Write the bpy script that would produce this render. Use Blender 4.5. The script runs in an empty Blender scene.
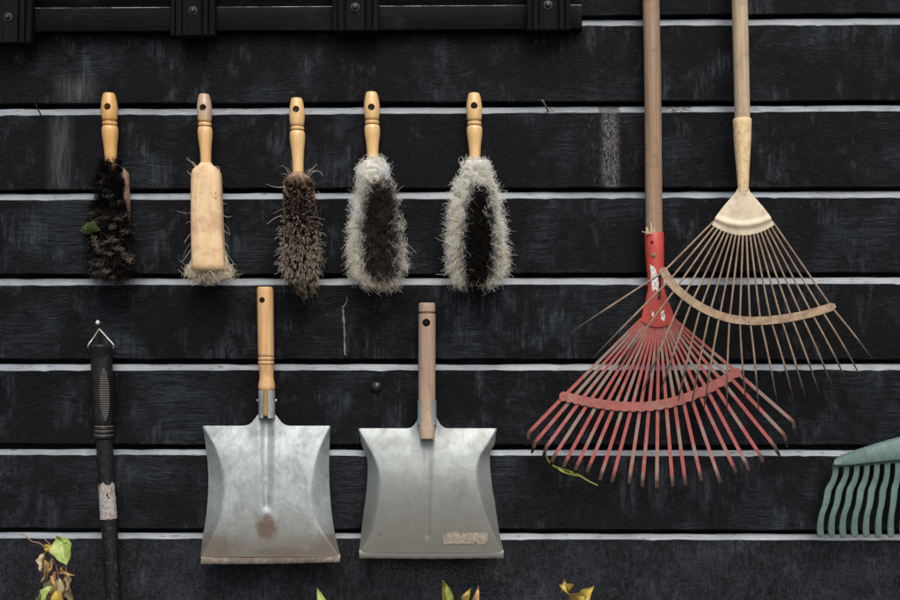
import bpy, bmesh, math, random
import numpy as np
from mathutils import Vector, Matrix

random.seed(7)
rng = np.random.default_rng(11)
scene = bpy.context.scene
COL = scene.collection

# ------------------------------------------------------------------ camera
S = 0.0017            # metres per photograph pixel on the wall plane (y = 0)
D = 2.2               # camera to wall
FPX = D / S
YAW = math.radians(-1.15)
PIT = math.radians(3.45)
ZC = 0.95
CAM = Vector((D * math.tan(math.radians(1.15)), -D, ZC))
FWD = Vector((math.sin(YAW) * math.cos(PIT), math.cos(YAW) * math.cos(PIT), math.sin(PIT)))
RGT = Vector((math.cos(YAW), -math.sin(YAW), 0.0))
UPV = RGT.cross(FWD)

def at(px, py, Y=0.0):
    """world point seen at photo pixel (px,py) on the vertical plane y=Y"""
    d = FWD + RGT * ((px - 450) / FPX) + UPV * ((300 - py) / FPX)
    t = (Y - CAM.y) / d.y
    return CAM + d * t

def ms(Y):
    return S * (D + Y) / D

cam_d = bpy.data.cameras.new('camera')
cam = bpy.data.objects.new('camera', cam_d)
COL.objects.link(cam)
cam.matrix_world = Matrix((
    (RGT.x, UPV.x, -FWD.x, CAM.x),
    (RGT.y, UPV.y, -FWD.y, CAM.y),
    (RGT.z, UPV.z, -FWD.z, CAM.z),
    (0, 0, 0, 1)))
cam_d.sensor_width = 36
cam_d.lens = 36 * FPX / 900
cam_d.clip_start = 0.05
cam_d.clip_end = 2000
scene.camera = cam

# ------------------------------------------------------------------ light
SUN_EL, SUN_AZ = math.radians(52), math.radians(10)   # azimuth to the right of straight in front of the wall
world = bpy.data.worlds.new("World")
scene.world = world
world.use_nodes = True
nt = world.node_tree
bg = nt.nodes['Background']
sky = nt.nodes.new('ShaderNodeTexSky')
sky.sky_type = 'NISHITA'
sky.sun_disc = False
sky.sun_elevation = SUN_EL
sky.sun_rotation = math.radians(180 - 10)
sky.dust_density = 4.0
sky.air_density = 0.8
sky.ozone_density = 0.6
nt.links.new(sky.outputs[0], bg.inputs[0])
bg.inputs[1].default_value = 0.125
sun_d = bpy.data.lights.new('sun', 'SUN')
sun_d.energy = 1.2
sun_d.angle = math.radians(35)
sun_d.color = (1.0, 0.975, 0.94)
sun = bpy.data.objects.new('sun', sun_d)
COL.objects.link(sun)
sdir = Vector((math.sin(SUN_AZ) * math.cos(SUN_EL), -math.cos(SUN_AZ) * math.cos(SUN_EL), math.sin(SUN_EL)))
sun.location = sdir * 8
sun.rotation_euler = sdir.to_track_quat('Z', 'Y').to_euler()
vs = scene.view_settings
vs.view_transform = 'Standard'
vs.look = 'None'
vs.gamma = 1
vs.use_curve_mapping = False
vs.exposure = 0.85
scene.cycles.max_bounces = 20
scene.cycles.diffuse_bounces = 14
scene.cycles.transmission_bounces = 14

# ------------------------------------------------------------------ material helpers
class NT:
    def __init__(self, name):
        self.m = bpy.data.materials.new(name)
        self.m.use_nodes = True
        self.t = self.m.node_tree
        self.b = self.t.nodes['Principled BSDF']
        self.tc = self.t.nodes.new('ShaderNodeTexCoord')
        self.obj = self.tc.outputs['Object']
    def n(self, typ, **kw):
        nd = self.t.nodes.new(typ)
        for k, v in kw.items():
            setattr(nd, k, v)
        return nd
    def l(self, a, b):
        self.t.links.new(a, b)
    def setv(self, sock, v):
        if isinstance(v, bpy.types.NodeSocket):
            self.l(v, sock)
        else:
            sock.default_value = v
    def mapping(self, scale=(1, 1, 1), src=None, loc=(0, 0, 0), rot=(0, 0, 0)):
        mp = self.n('ShaderNodeMapping')
        mp.inputs['Scale'].default_value = scale
        mp.inputs['Location'].default_value = loc
        mp.inputs['Rotation'].default_value = rot
        self.l(src if src is not None else self.obj, mp.inputs[0])
        return mp.outputs[0]
    def noise(self, scale=5, detail=4, rough=0.55, vec=None, dist=0.0):
        nz = self.n('ShaderNodeTexNoise')
        nz.inputs['Scale'].default_value = scale
        nz.inputs['Detail'].default_value = detail
        nz.inputs['Roughness'].default_value = rough
        nz.inputs['Distortion'].default_value = dist
        self.l(vec if vec is not None else self.obj, nz.inputs['Vector'])
        return nz.outputs['Fac']
    def ramp(self, fac, lo, hi, a=0.0, b=1.0):
        mr = self.n('ShaderNodeMapRange', interpolation_type='SMOOTHSTEP')
        self.setv(mr.inputs[0], fac)
        mr.inputs[1].default_value = lo
        mr.inputs[2].default_value = hi
        mr.inputs[3].default_value = a
        mr.inputs[4].default_value = b
        return mr.outputs[0]
    def mth(self, op, a, b=None, c=None):
        m = self.n('ShaderNodeMath', operation=op)
        self.setv(m.inputs[0], a)
        if b is not None: self.setv(m.inputs[1], b)
        if c is not None: self.setv(m.inputs[2], c)
        return m.outputs[0]
    def mix(self, fac, a, b, blend='MIX'):
        m = self.n('ShaderNodeMix', data_type='RGBA', blend_type=blend)
        self.setv(m.inputs[0], fac)
        self.setv(m.inputs[6], a if isinstance(a, bpy.types.NodeSocket) else (*a, 1))
        self.setv(m.inputs[7], b if isinstance(b, bpy.types.NodeSocket) else (*b, 1))
        return m.outputs[2]
    def bump(self, h, strength=0.3, dist=0.001):
        bp = self.n('ShaderNodeBump')
        bp.inputs['Strength'].default_value = strength
        bp.inputs['Distance'].default_value = dist
        self.l(h, bp.inputs['Height'])
        self.l(bp.outputs[0], self.b.inputs['Normal'])
    def xyz(self, src=None):
        s = self.n('ShaderNodeSeparateXYZ')
        self.l(src if src is not None else self.obj, s.inputs[0])
        return s.outputs
    def done(self, col, rough=0.6, metal=0.0, spec=0.5, coat=0.0):
        self.setv(self.b.inputs['Base Color'], col if isinstance(col, bpy.types.NodeSocket) else (*col, 1))
        self.setv(self.b.inputs['Roughness'], rough)
        self.setv(self.b.inputs['Metallic'], metal)
        self.setv(self.b.inputs['Specular IOR Level'], spec)
        self.setv(self.b.inputs['Coat Weight'], coat)
        return self.m

def mat_wood(name, base, dark, rough=0.5, grime=(0.1, 0.08, 0.06), grime_amt=0.4, coat=0.0, spec=0.4, gs=1.0, wear=None, gth=(0.49, 0.68)):
    """turned wood: grain along z, dirt in blotches; wear = (z0, z1, colour): bare greyed wood above z1 fading at z0 (local)"""
    base = tuple(v * 0.78 for v in base); dark = tuple(v * 0.78 for v in dark)
    q = NT(name)
    g = q.noise(1.0, 6, 0.6, q.mapping((260 * gs, 260 * gs, 9 * gs)), 0.4)
    b = q.noise(38, 5, 0.65)
    f = q.noise(420, 3, 0.6, q.mapping((1, 1, 0.16)))
    c = q.mix(q.ramp(g, 0.35, 0.72), base, dark)
    if wear:
        z = q.xyz()[2]
        wz = q.mth('ADD', z, q.mth('MULTIPLY', q.mth('SUBTRACT', b, 0.5), 0.03))
        wm = q.ramp(wz, wear[0], wear[1])
        c = q.mix(q.mth('MULTIPLY', wm, 0.8), c, q.mix(q.ramp(g, 0.3, 0.7), wear[2], tuple(x * 0.55 for x in wear[2])))
    c = q.mix(q.mth('MULTIPLY', q.ramp(b, *gth), grime_amt), c, grime)
    c = q.mix(q.mth('MULTIPLY', q.ramp(f, 0.62, 0.72), 0.5 * grime_amt), c, grime)
    q.bump(q.mth('ADD', g, q.mth('MULTIPLY', f, 0.5)), 0.25, 0.0006)
    return q.done(c, q.ramp(b, 0.3, 0.7, rough - 0.08, rough + 0.12), 0, spec, coat)

# ------------------------------------------------------------------ mesh helpers
ORI = {}

def orig(parent):
    return ORI.get(parent.name, Vector((0, 0, 0))) if parent is not None else Vector((0, 0, 0))

def mesh_obj(name, verts, faces, mat, parent=None, smooth=True, sharp=38, loc=None, midx=None):
    """links ONE mesh object; verts are world coordinates"""
    o0 = orig(parent) if parent is not None else (loc if loc is not None else Vector((0, 0, 0)))
    me = bpy.data.meshes.new(name)
    me.from_pydata([tuple(Vector(v) - o0) for v in verts], [], faces)
    mats = mat if isinstance(mat, (list, tuple)) else [mat]
    for m in mats:
        me.materials.append(m)
    bm = bmesh.new(); bm.from_mesh(me)
    bmesh.ops.recalc_face_normals(bm, faces=bm.faces)
    bm.to_mesh(me); bm.free()
    if midx is not None:
        me.polygons.foreach_set('material_index', midx)
    if smooth:
        me.polygons.foreach_set('use_smooth', [True] * len(me.polygons))
        me.set_sharp_from_angle(angle=math.radians(sharp))
    me.update()
    o = bpy.data.objects.new(name, me)
    COL.objects.link(o)
    if parent is not None:
        o.parent = parent
    else:
        o.location = o0
    ORI[o.name] = o0
    return o

def tag(o, label, cat, group=None):
    o['label'] = label; o['category'] = cat
    if group: o['group'] = group
    return o

def thing(name, label, cat, loc, group=None):
    o = bpy.data.objects.new(name, None)
    o.empty_display_size = 0.03
    COL.objects.link(o)
    o.location = loc
    ORI[o.name] = Vector(loc)
    return tag(o, label, cat, group)

def bake_mods(o):
    dg = bpy.context.evaluated_depsgraph_get()
    dg.update()
    me = bpy.data.meshes.new_from_object(o.evaluated_get(dg), depsgraph=dg)
    o.modifiers.clear()
    o.data = me

def cut_hole(o, p, r, length=0.08, sharp=38):
    """bore a round hole along y through o at world point p"""
    vs_, fs_ = tube_data([Vector((p[0], p[1] - length, p[2])), Vector((p[0], p[1] + length, p[2]))], [r, r], 20)
    c = mesh_obj('cutter', vs_, fs_, o.data.materials[0])
    md = o.modifiers.new('hole', 'BOOLEAN')
    md.operation = 'DIFFERENCE'; md.solver = 'EXACT'; md.object = c
    bake_mods(o)
    bpy.data.objects.remove(c, do_unlink=True)
    o.data.polygons.foreach_set('use_smooth', [True] * len(o.data.polygons))
    o.data.set_sharp_from_angle(angle=math.radians(sharp))

def solidify(o, t, offset=0.0, sharp=38):
    md = o.modifiers.new('solid', 'SOLIDIFY')
    md.thickness = t; md.offset = offset
    bake_mods(o)
    o.data.polygons.foreach_set('use_smooth', [True] * len(o.data.polygons))
    o.data.set_sharp_from_angle(angle=math.radians(sharp))

def bevel(o, w, seg=2):
    md = o.modifiers.new('bev', 'BEVEL')
    md.width = w; md.segments = seg; md.limit_method = 'ANGLE'; md.angle_limit = math.radians(35)
    bake_mods(o)
    o.data.polygons.foreach_set('use_smooth', [True] * len(o.data.polygons))
    o.data.set_sharp_from_angle(angle=math.radians(50))

def tube_data(pts, radii, n=10, cap=True):
    pts = [Vector(p) for p in pts]
    V, F = [], []
    up = None
    for i, p in enumerate(pts):
        a = pts[max(i - 1, 0)]; b = pts[min(i + 1, len(pts) - 1)]
        t = (b - a).normalized()
        if up is None:
            up = Vector((0, 1, 0)) if abs(t.y) < 0.9 else Vector((1, 0, 0))
        s = t.cross(up).normalized(); up = s.cross(t).normalized()
        for k in range(n):
            an = 2 * math.pi * k / n
            V.append(p + (s * math.cos(an) + up * math.sin(an)) * radii[i])
    for i in range(len(pts) - 1):
        for k in range(n):
            k2 = (k + 1) % n
            F.append((i * n + k, i * n + k2, (i + 1) * n + k2, (i + 1) * n + k))
    if cap:
        F.append(tuple(range(n - 1, -1, -1)))
        F.append(tuple(range((len(pts) - 1) * n, len(pts) * n)))
    return V, F

def tube(name, pts, radii, mat, parent=None, n=10, sharp=38):
    if not isinstance(radii, (list, tuple)): radii = [radii] * len(pts)
    v, f = tube_data(pts, radii, n)
    return mesh_obj(name, v, f, mat, parent, True, sharp)

def loft_data(rows, n=28, ex=2.0, a0=0.0, a1=None):
    """rows = (px, py, Y, rx_px, ry_px): horizontal superellipse sections"""
    V, F = [], []
    closed = a1 is None
    m = n if closed else n + 1
    for (px, py, Y, rx, ry) in rows:
        c = at(px, py, Y); s = ms(Y)
        for k in range(m):
            an = 2 * math.pi * k / n if closed else a0 + (a1 - a0) * k / n
            ca, sa = math.cos(an), math.sin(an)
            x = math.copysign(abs(ca) ** (2 / ex), ca) * rx * s
            y = math.copysign(abs(sa) ** (2 / ex), sa) * ry * s
            V.append(c + Vector((x, y, 0)))
    for i in range(len(rows) - 1):
        for k in range(n):
            k2 = (k + 1) % m
            F.append((i * m + k, i * m + k2, (i + 1) * m + k2, (i + 1) * m + k))
    if closed:
        F.append(tuple(range(n)))
        F.append(tuple(range((len(rows) - 1) * n, len(rows) * n)))
    return V, F

def loft(name, rows, mat, parent=None, n=28, ex=2.0, sharp=38, **kw):
    v, f = loft_data(rows, n, ex, **kw)
    return mesh_obj(name, v, f, mat, parent, True, sharp)

def strip(name, pts, widths, thick, mat, parent=None):
    """flat bar following pts; its broad side faces the viewer (-y)"""
    V, F = [], []
    pts = [Vector(p) for p in pts]
    for i, p in enumerate(pts):
        a = pts[max(i - 1, 0)]; b = pts[min(i + 1, len(pts) - 1)]
        t = (b - a).normalized()
        s = t.cross(Vector((0, 1, 0)))
        s = s.normalized() if s.length > 1e-4 else Vector((1, 0, 0))
        nn = s.cross(t).normalized()
        w = widths[i] / 2; h = thick / 2
        V += [p - s * w - nn * h, p + s * w - nn * h, p + s * w + nn * h, p - s * w + nn * h]
    for i in range(len(pts) - 1):
        for k in range(4):
            F.append((i * 4 + k, i * 4 + (k + 1) % 4, (i + 1) * 4 + (k + 1) % 4, (i + 1) * 4 + k))
    e = (len(pts) - 1) * 4
    F += [(3, 2, 1, 0), (e, e + 1, e + 2, e + 3)]
    return mesh_obj(name, V, F, mat, parent, True, 30)

def box_data(x0, x1, y0, y1, z0, z1):
    V = [Vector(p) for p in ((x0, y0, z0), (x1, y0, z0), (x1, y1, z0), (x0, y1, z0),
                             (x0, y0, z1), (x1, y0, z1), (x1, y1, z1), (x0, y1, z1))]
    F = [(0, 3, 2, 1), (4, 5, 6, 7), (0, 1, 5, 4), (1, 2, 6, 5), (2, 3, 7, 6), (3, 0, 4, 7)]
    return V, F

def interp(tab, x):
    xs = [t[0] for t in tab]
    return [float(np.interp(x, xs, [t[k] for t in tab])) for k in range(1, len(tab[0]))]

def smooth_curve(pts, n):
    """Catmull-Rom through 2-D/3-D tuples, n samples"""
    P = np.array(pts, float)
    P = np.vstack([2 * P[0] - P[1], P, 2 * P[-1] - P[-2]])
    out = []
    m = len(P) - 3
    for i in range(n):
        t = i / (n - 1) * m
        k = min(int(t), m - 1); u = t - k
        a, b, c, d = P[k], P[k + 1], P[k + 2], P[k + 3]
        out.append(0.5 * ((2 * b) + (c - a) * u + (2 * a - 5 * b + 4 * c - d) * u * u + (3 * b - a - 3 * c + d) * u ** 3))
    return np.array(out)

# strands: chunks of (paths (N,K,3), radius (N,), colour (N,K,3)) become ONE mesh
def strands(name, chunks, mat, parent):
    o0 = np.array(orig(parent))
    VV, QQ, CC = [], [], []
    base = 0
    ang = np.array([0, 2 * math.pi / 3, 4 * math.pi / 3])
    for ch in chunks:
        if isinstance(ch[0], str):          # a felted mass under the loose hair
            _, V_, Q_, C_ = ch
            VV.append(V_ - o0); QQ.append(Q_ + base); base += len(V_)
            c4 = np.ones((len(V_), 4), np.float32); c4[:, :3] = C_; CC.append(c4.ravel())
            continue
        paths, rad, colr = ch
        N, K, _ = paths.shape
        tang = np.gradient(paths, axis=1)
        tang /= np.linalg.norm(tang, axis=2, keepdims=True) + 1e-9
        ref = np.repeat(rng.normal(size=(N, 1, 3)), K, axis=1)
        s_ = np.cross(tang, ref); s_ /= np.linalg.norm(s_, axis=2, keepdims=True) + 1e-9
        u = np.cross(tang, s_)
        tp = np.linspace(1.0, 0.4, K)[None, :, None, None] * rad[:, None, None, None]
        ring = s_[:, :, None, :] * np.cos(ang)[None, None, :, None] + u[:, :, None, :] * np.sin(ang)[None, None, :, None]
        VV.append((paths[:, :, None, :] + ring * tp - o0).reshape(-1, 3))
        idx = np.arange(N * K * 3).reshape(N, K, 3) + base
        base += N * K * 3
        quads = []
        for k in range(3):
            k2 = (k + 1) % 3
            quads.append(np.stack([idx[:, :-1, k], idx[:, :-1, k2], idx[:, 1:, k2], idx[:, 1:, k]], axis=-1))
        QQ.append(np.stack(quads, axis=2).reshape(-1, 4))
        cc = np.ones((N, K, 3, 4), np.float32); cc[..., :3] = colr[:, :, None, :]
        CC.append(cc.ravel())
    V = np.concatenate(VV); Q = np.concatenate(QQ)
    me = bpy.data.meshes.new(name)
    me.vertices.add(len(V)); me.vertices.foreach_set('co', V.ravel())
    me.loops.add(Q.size); me.loops.foreach_set('vertex_index', Q.ravel().astype(np.int32))
    me.polygons.add(len(Q))
    me.polygons.foreach_set('loop_start', np.arange(0, Q.size, 4, dtype=np.int32))
    me.polygons.foreach_set('loop_total', np.full(len(Q), 4, dtype=np.int32))
    at_ = me.attributes.new('tint', 'FLOAT_COLOR', 'POINT')
    at_.data.foreach_set('color', np.concatenate(CC))
    me.update(); me.validate()
    me.polygons.foreach_set('use_smooth', np.ones(len(me.polygons), bool))
    me.materials.append(mat)
    o = bpy.data.objects.new(name, me); COL.objects.link(o)
    o.parent = parent; ORI[o.name] = orig(parent)
    return o

def at_np(px, py, Y):
    d = np.array(FWD)[None] + np.array(RGT)[None] * ((px - 450) / FPX)[:, None] + np.array(UPV)[None] * ((300 - py) / FPX)[:, None]
    t = (Y - CAM.y) / d[:, 1]
    return np.array(CAM)[None] + d * t[:, None]

# ------------------------------------------------------------------ materials
def m_wall():
    q = NT('black_stained_boards')
    a = q.n('ShaderNodeAttribute', attribute_name='board')
    off = q.n('ShaderNodeCombineXYZ')
    q.l(q.mth('MULTIPLY', a.outputs['Fac'], 3.7), off.inputs[0])
    q.l(q.mth('MULTIPLY', a.outputs['Fac'], 1.9), off.inputs[1])
    va = q.n('ShaderNodeVectorMath', operation='ADD')
    q.l(q.obj, va.inputs[0]); q.l(off.outputs[0], va.inputs[1])
    P = va.outputs[0]
    x, y, z = q.xyz()
    warp = q.noise(3.5, 4, 0.6, P)
    gv = q.n('ShaderNodeVectorMath', operation='ADD')
    wv = q.n('ShaderNodeCombineXYZ'); q.l(q.mth('MULTIPLY', warp, 0.055), wv.inputs[2])
    q.l(P, gv.inputs[0]); q.l(wv.outputs[0], gv.inputs[1])
    grain = q.noise(1.0, 6, 0.7, q.mapping((9, 40, 420), gv.outputs[0]), 0.0)       # long horizontal grain
    fine = q.noise(1.0, 5, 0.75, q.mapping((60, 150, 760), gv.outputs[0]))
    blot = q.noise(6.5, 6, 0.62, P, 0.3)
    blot2 = q.noise(15, 6, 0.68, q.mapping((1, 1, 0.75), P), 0.4)
    vert = q.noise(1.0, 6, 0.75, q.mapping((120, 30, 14), P, rot=(0, 0.35, 0)), 0.3)      # wiped strokes
    vfin = q.noise(1.0, 5, 0.8, q.mapping((420, 100, 130), P))
    spk = q.noise(420, 2, 0.6, P)
    spk2 = q.noise(1.0, 3, 0.7, q.mapping((900, 500, 420), P))
    cl = q.ramp(blot, 0.47, 0.66)
    scuff = q.mth('MULTIPLY', cl, q.ramp(grain, 0.36, 0.68))
    scuff = q.mth('MULTIPLY', scuff, q.ramp(fine, 0.30, 0.62))
    scuff2 = q.mth('MULTIPLY', q.ramp(blot2, 0.50, 0.66), q.ramp(vert, 0.40, 0.62))
    scuff2 = q.mth('MULTIPLY', scuff2, q.ramp(vfin, 0.3, 0.6))
    c = q.mix(q.ramp(fine, 0.34, 0.74), (0.0006, 0.0007, 0.0009), (0.0078, 0.0088, 0.0104))
    c = q.mix(q.mth('MULTIPLY', scuff, 0.72), c, (0.040, 0.050, 0.060))
    c = q.mix(q.mth('MULTIPLY', scuff2, 0.66), c, (0.044, 0.054, 0.064))
    c = q.mix(q.mth('MULTIPLY', q.ramp(vfin, 0.56, 0.72), 0.35), c, (0.040, 0.044, 0.050))
    c = q.mix(q.mth('MULTIPLY', q.ramp(spk, 0.675, 0.74), 0.45), c, (0.11, 0.11, 0.11))
    # thin crossing scratches
    wv2 = q.n('ShaderNodeTexVoronoi', feature='DISTANCE_TO_EDGE'); wv2.inputs['Scale'].default_value = 1.0
    q.l(q.mapping((7, 1, 16), P, rot=(0, 0.5, 0)), wv2.inputs['Vector'])
    scr = q.mth('MULTIPLY', q.ramp(wv2.outputs['Distance'], 0.002, 0.007, 1, 0), q.ramp(blot2, 0.52, 0.62))
    c = q.mix(q.mth('MULTIPLY', q.mth('MULTIPLY', scr, q.ramp(vert, 0.5, 0.62)), 0.28), c, (0.075, 0.08, 0.088))
    # splashed lowest boards
    low = q.ramp(z, at(450, 548).z, at(450, 530).z, 1, 0)
    low2 = q.mth('MAXIMUM', low, q.mth('MULTIPLY', q.ramp(z, at(450, 470).z, at(450, 380).z, 1, 0), 0.22))
    mott = q.noise(1.0, 7, 0.85, q.mapping((150, 90, 70), P))
    c = q.mix(q.mth('MULTIPLY', q.mth('MULTIPLY', low2, q.ramp(mott, 0.38, 0.66)), q.mth('MULTIPLY', q.ramp(fine, 0.25, 0.55, 0.35, 0.85), q.ramp(blot2, 0.32, 0.62, 0.45, 1.0))), c, (0.029, 0.032, 0.038))
    c = q.mix(q.mth('MULTIPLY', q.mth('MULTIPLY', low2, q.ramp(spk2, 0.57, 0.68)), 0.42), c, (0.11, 0.112, 0.118))
    # resin run below a knot, pale dusty run on the left, thin drip, scratch
    def box(x0, x1, y0, y1, soft=3):
        p0, p1 = at(x0, y0), at(x1, y1)
        k = soft * S
        m = q.mth('MULTIPLY', q.ramp(x, p0.x - k, p0.x + k), q.ramp(x, p1.x - k, p1.x + k, 1, 0))
        m = q.mth('MULTIPLY', m, q.ramp(z, p1.z - k, p1.z + k))
        return q.mth('MULTIPLY', m, q.ramp(z, p0.z - k, p0.z + k, 1, 0))
    crk = q.noise(1.0, 5, 0.8, q.mapping((420, 420, 160)), 1.2)
    c = q.mix(q.mth('MULTIPLY', q.mth('MULTIPLY', box(602, 618, 112, 188, 4), q.ramp(crk, 0.44, 0.60)), 0.8), c, (0.17, 0.16, 0.15))
    c = q.mix(q.mth('MULTIPLY', q.mth('MULTIPLY', box(585, 600, 115, 188, 5), q.ramp(crk, 0.55, 0.66)), 0.6), c, (0.13, 0.125, 0.12))
    c = q.mix(q.mth('MULTIPLY', q.mth('MULTIPLY', box(52, 68, 116, 190, 9), q.ramp(vert, 0.3, 0.62)), 0.5), c, (0.085, 0.092, 0.10))
    c = q.mix(q.mth('MULTIPLY', q.mth('MULTIPLY', box(56, 92, 78, 103, 9), q.ramp(vert, 0.3, 0.7)), 0.55), c, (0.085, 0.088, 0.095))
    c = q.mix(q.mth('MULTIPLY', q.mth('MULTIPLY', box(375, 500, 562, 580, 6), q.ramp(q.noise(300, 3, 0.7), 0.45, 0.6)), 0.22), c, (0.17, 0.15, 0.13))
    h = q.mth('ADD', q.mth('MULTIPLY', grain, 0.4), q.mth('MULTIPLY', fine, 0.5))
    h = q.mth('ADD', h, q.mth('MULTIPLY', vfin, 0.4))
    q.bump(h, 0.4, 0.0010)
    return q.done(c, q.ramp(blot, 0.3, 0.7, 0.5, 0.7), 0, 0.055)

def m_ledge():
    q = NT('sky_tinted_ledge')
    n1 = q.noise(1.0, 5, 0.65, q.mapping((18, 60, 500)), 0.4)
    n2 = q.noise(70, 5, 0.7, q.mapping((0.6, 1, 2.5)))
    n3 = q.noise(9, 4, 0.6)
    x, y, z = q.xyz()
    c = q.mix(q.ramp(n1, 0.3, 0.7), (0.195, 0.227, 0.25), (0.118, 0.14, 0.158))  # pale blue-grey paints sky light onto black ledges; chips and dirt follow
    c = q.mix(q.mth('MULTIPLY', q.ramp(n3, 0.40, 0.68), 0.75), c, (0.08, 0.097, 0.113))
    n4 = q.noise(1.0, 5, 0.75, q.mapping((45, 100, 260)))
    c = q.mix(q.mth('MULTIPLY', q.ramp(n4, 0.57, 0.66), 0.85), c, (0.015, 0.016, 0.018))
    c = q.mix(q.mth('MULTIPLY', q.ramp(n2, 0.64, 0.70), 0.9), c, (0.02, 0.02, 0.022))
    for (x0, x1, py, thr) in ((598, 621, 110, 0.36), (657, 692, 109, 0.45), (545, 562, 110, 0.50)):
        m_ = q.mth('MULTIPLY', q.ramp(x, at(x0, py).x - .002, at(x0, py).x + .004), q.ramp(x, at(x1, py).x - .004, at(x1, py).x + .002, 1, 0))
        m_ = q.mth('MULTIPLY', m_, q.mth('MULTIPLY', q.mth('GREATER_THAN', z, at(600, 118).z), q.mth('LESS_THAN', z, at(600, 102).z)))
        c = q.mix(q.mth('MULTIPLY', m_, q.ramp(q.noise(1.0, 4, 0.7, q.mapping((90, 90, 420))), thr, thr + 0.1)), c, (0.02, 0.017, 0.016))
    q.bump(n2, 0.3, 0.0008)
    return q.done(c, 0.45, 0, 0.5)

M = {}
q = NT('sky_tinted_arris')
M['arris'] = q.done(q.mix(q.ramp(q.noise(1.0, 5, 0.7, q.mapping((30, 60, 60))), 0.42, 0.64), (0.012, 0.013, 0.015), (0.16, 0.18, 0.20)), 0.5, 0, 0.3)  # broken pale tone, sky light painted along the rail's top edge
M['wall'] = m_wall()
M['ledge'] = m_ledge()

q = NT('black_trim_paint')
g = q.noise(1.0, 5, 0.65, q.mapping((9, 40, 260)))
c = q.mix(q.ramp(g, 0.35, 0.7), (0.0012, 0.0014, 0.0016), (0.0038, 0.0041, 0.0049))
c = q.mix(q.mth('MULTIPLY', q.ramp(q.noise(16, 5, 0.65), 0.5, 0.75), 0.4), c, (0.02, 0.022, 0.026))
q.bump(g, 0.4, 0.001)
M['trim'] = q.done(c, 0.6, 0, 0.06)
q = NT('black_batten_paint')
g = q.noise(1.0, 5, 0.65, q.mapping((260, 40, 9)))
c = q.mix(q.ramp(g, 0.35, 0.7), (0.0014, 0.0016, 0.0018), (0.0055, 0.0058, 0.0066))
q.bump(g, 0.5, 0.0012)
M['batten'] = q.done(c, 0.6, 0, 0.06)

q = NT('dark_iron')
c = q.mix(q.ramp(q.noise(300, 4, 0.6), 0.4, 0.7), (0.010, 0.010, 0.011), (0.035, 0.030, 0.028))
M['iron'] = q.done(c, 0.45, 0.3, 0.35)
q = NT('bolt_iron')
M['boltiron'] = q.done(q.mix(q.ramp(q.noise(300, 4, 0.6), 0.4, 0.7), (0.018, 0.0185, 0.02), (0.045, 0.042, 0.04)), 0.36, 0.6, 0.5)
q = NT('dull_steel')
c = q.mix(q.ramp(q.noise(400, 4, 0.6), 0.4, 0.7), (0.42, 0.41, 0.39), (0.22, 0.18, 0.14))
M['steel'] = q.done(c, 0.4, 0.7, 0.5)

GOLD = ((0.75, 0.50, 0.22), (0.66, 0.40, 0.15))
ORA = ((0.68, 0.40, 0.13), (0.57, 0.30, 0.085))
M['handle_gold'] = mat_wood('varnished_handle', *GOLD, rough=0.36, grime_amt=0.22, grime=(0.22, 0.11, 0.04), coat=0.25)
M['handle_orange'] = mat_wood('amber_varnished_handle', *ORA, rough=0.36, grime_amt=0.30, grime=(0.16, 0.08, 0.03), coat=0.25)
M['pan_handle_gold'] = mat_wood('oiled_pan_handle', (0.66, 0.42, 0.19), (0.50, 0.28, 0.11), rough=0.45, grime_amt=0.35, grime=(0.26, 0.13, 0.06), coat=0.1)
M['pan_handle_grey'] = mat_wood('greyed_pan_handle', (0.37, 0.28, 0.195), (0.28, 0.20, 0.135), rough=0.7, grime_amt=0.35, grime=(0.12, 0.09, 0.07), gs=1.6)
M['rake_handle_brown'] = mat_wood('brown_ash_handle', (0.33, 0.22, 0.135), (0.22, 0.14, 0.085), rough=0.65, grime_amt=0.6, grime=(0.15, 0.105, 0.07), gs=0.7)
M['rake_handle_pale'] = mat_wood('pale_blotched_handle', (0.49, 0.385, 0.24), (0.34, 0.26, 0.155), rough=0.65, grime_amt=0.75, grime=(0.22, 0.175, 0.125), gs=0.8)
M['block_bare'] = mat_wood('bare_brush_block', (0.68, 0.50, 0.285), (0.60, 0.41, 0.21), rough=0.6, grime_amt=0.75, grime=(0.34, 0.21, 0.12), gs=0.7, gth=(0.44, 0.66))
M['block_dirty'] = mat_wood('dirty_brush_block', (0.34, 0.21, 0.13), (0.22, 0.13, 0.08), rough=0.7, grime_amt=0.8, grime=(0.07, 0.045, 0.03))
M['block_grey'] = mat_wood('greyed_brush_block', (0.40, 0.35, 0.28), (0.30, 0.26, 0.20), rough=0.7, grime_amt=0.6, grime=(0.14, 0.12, 0.10))
M['groove'] = mat_wood('burnt_groove', (0.17, 0.075, 0.028), (0.11, 0.045, 0.018), rough=0.6)

def m_bristle(name, rough=0.6):
    q = NT(name)
    a = q.n('ShaderNodeAttribute', attribute_name='tint')
    m = q.done(a.outputs['Color'], 0.8, 0, 0.08)
    tr = q.n('ShaderNodeBsdfTranslucent'); q.l(a.outputs['Color'], tr.inputs['Color'])
    mx = q.n('ShaderNodeMixShader'); mx.inputs[0].default_value = 0.5
    q.l(q.b.outputs[0], mx.inputs[1]); q.l(tr.outputs[0], mx.inputs[2])
    q.l(mx.outputs[0], q.t.nodes['Material Output'].inputs['Surface'])
    return m
M['bristle'] = m_bristle('bristle_hair')

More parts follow.
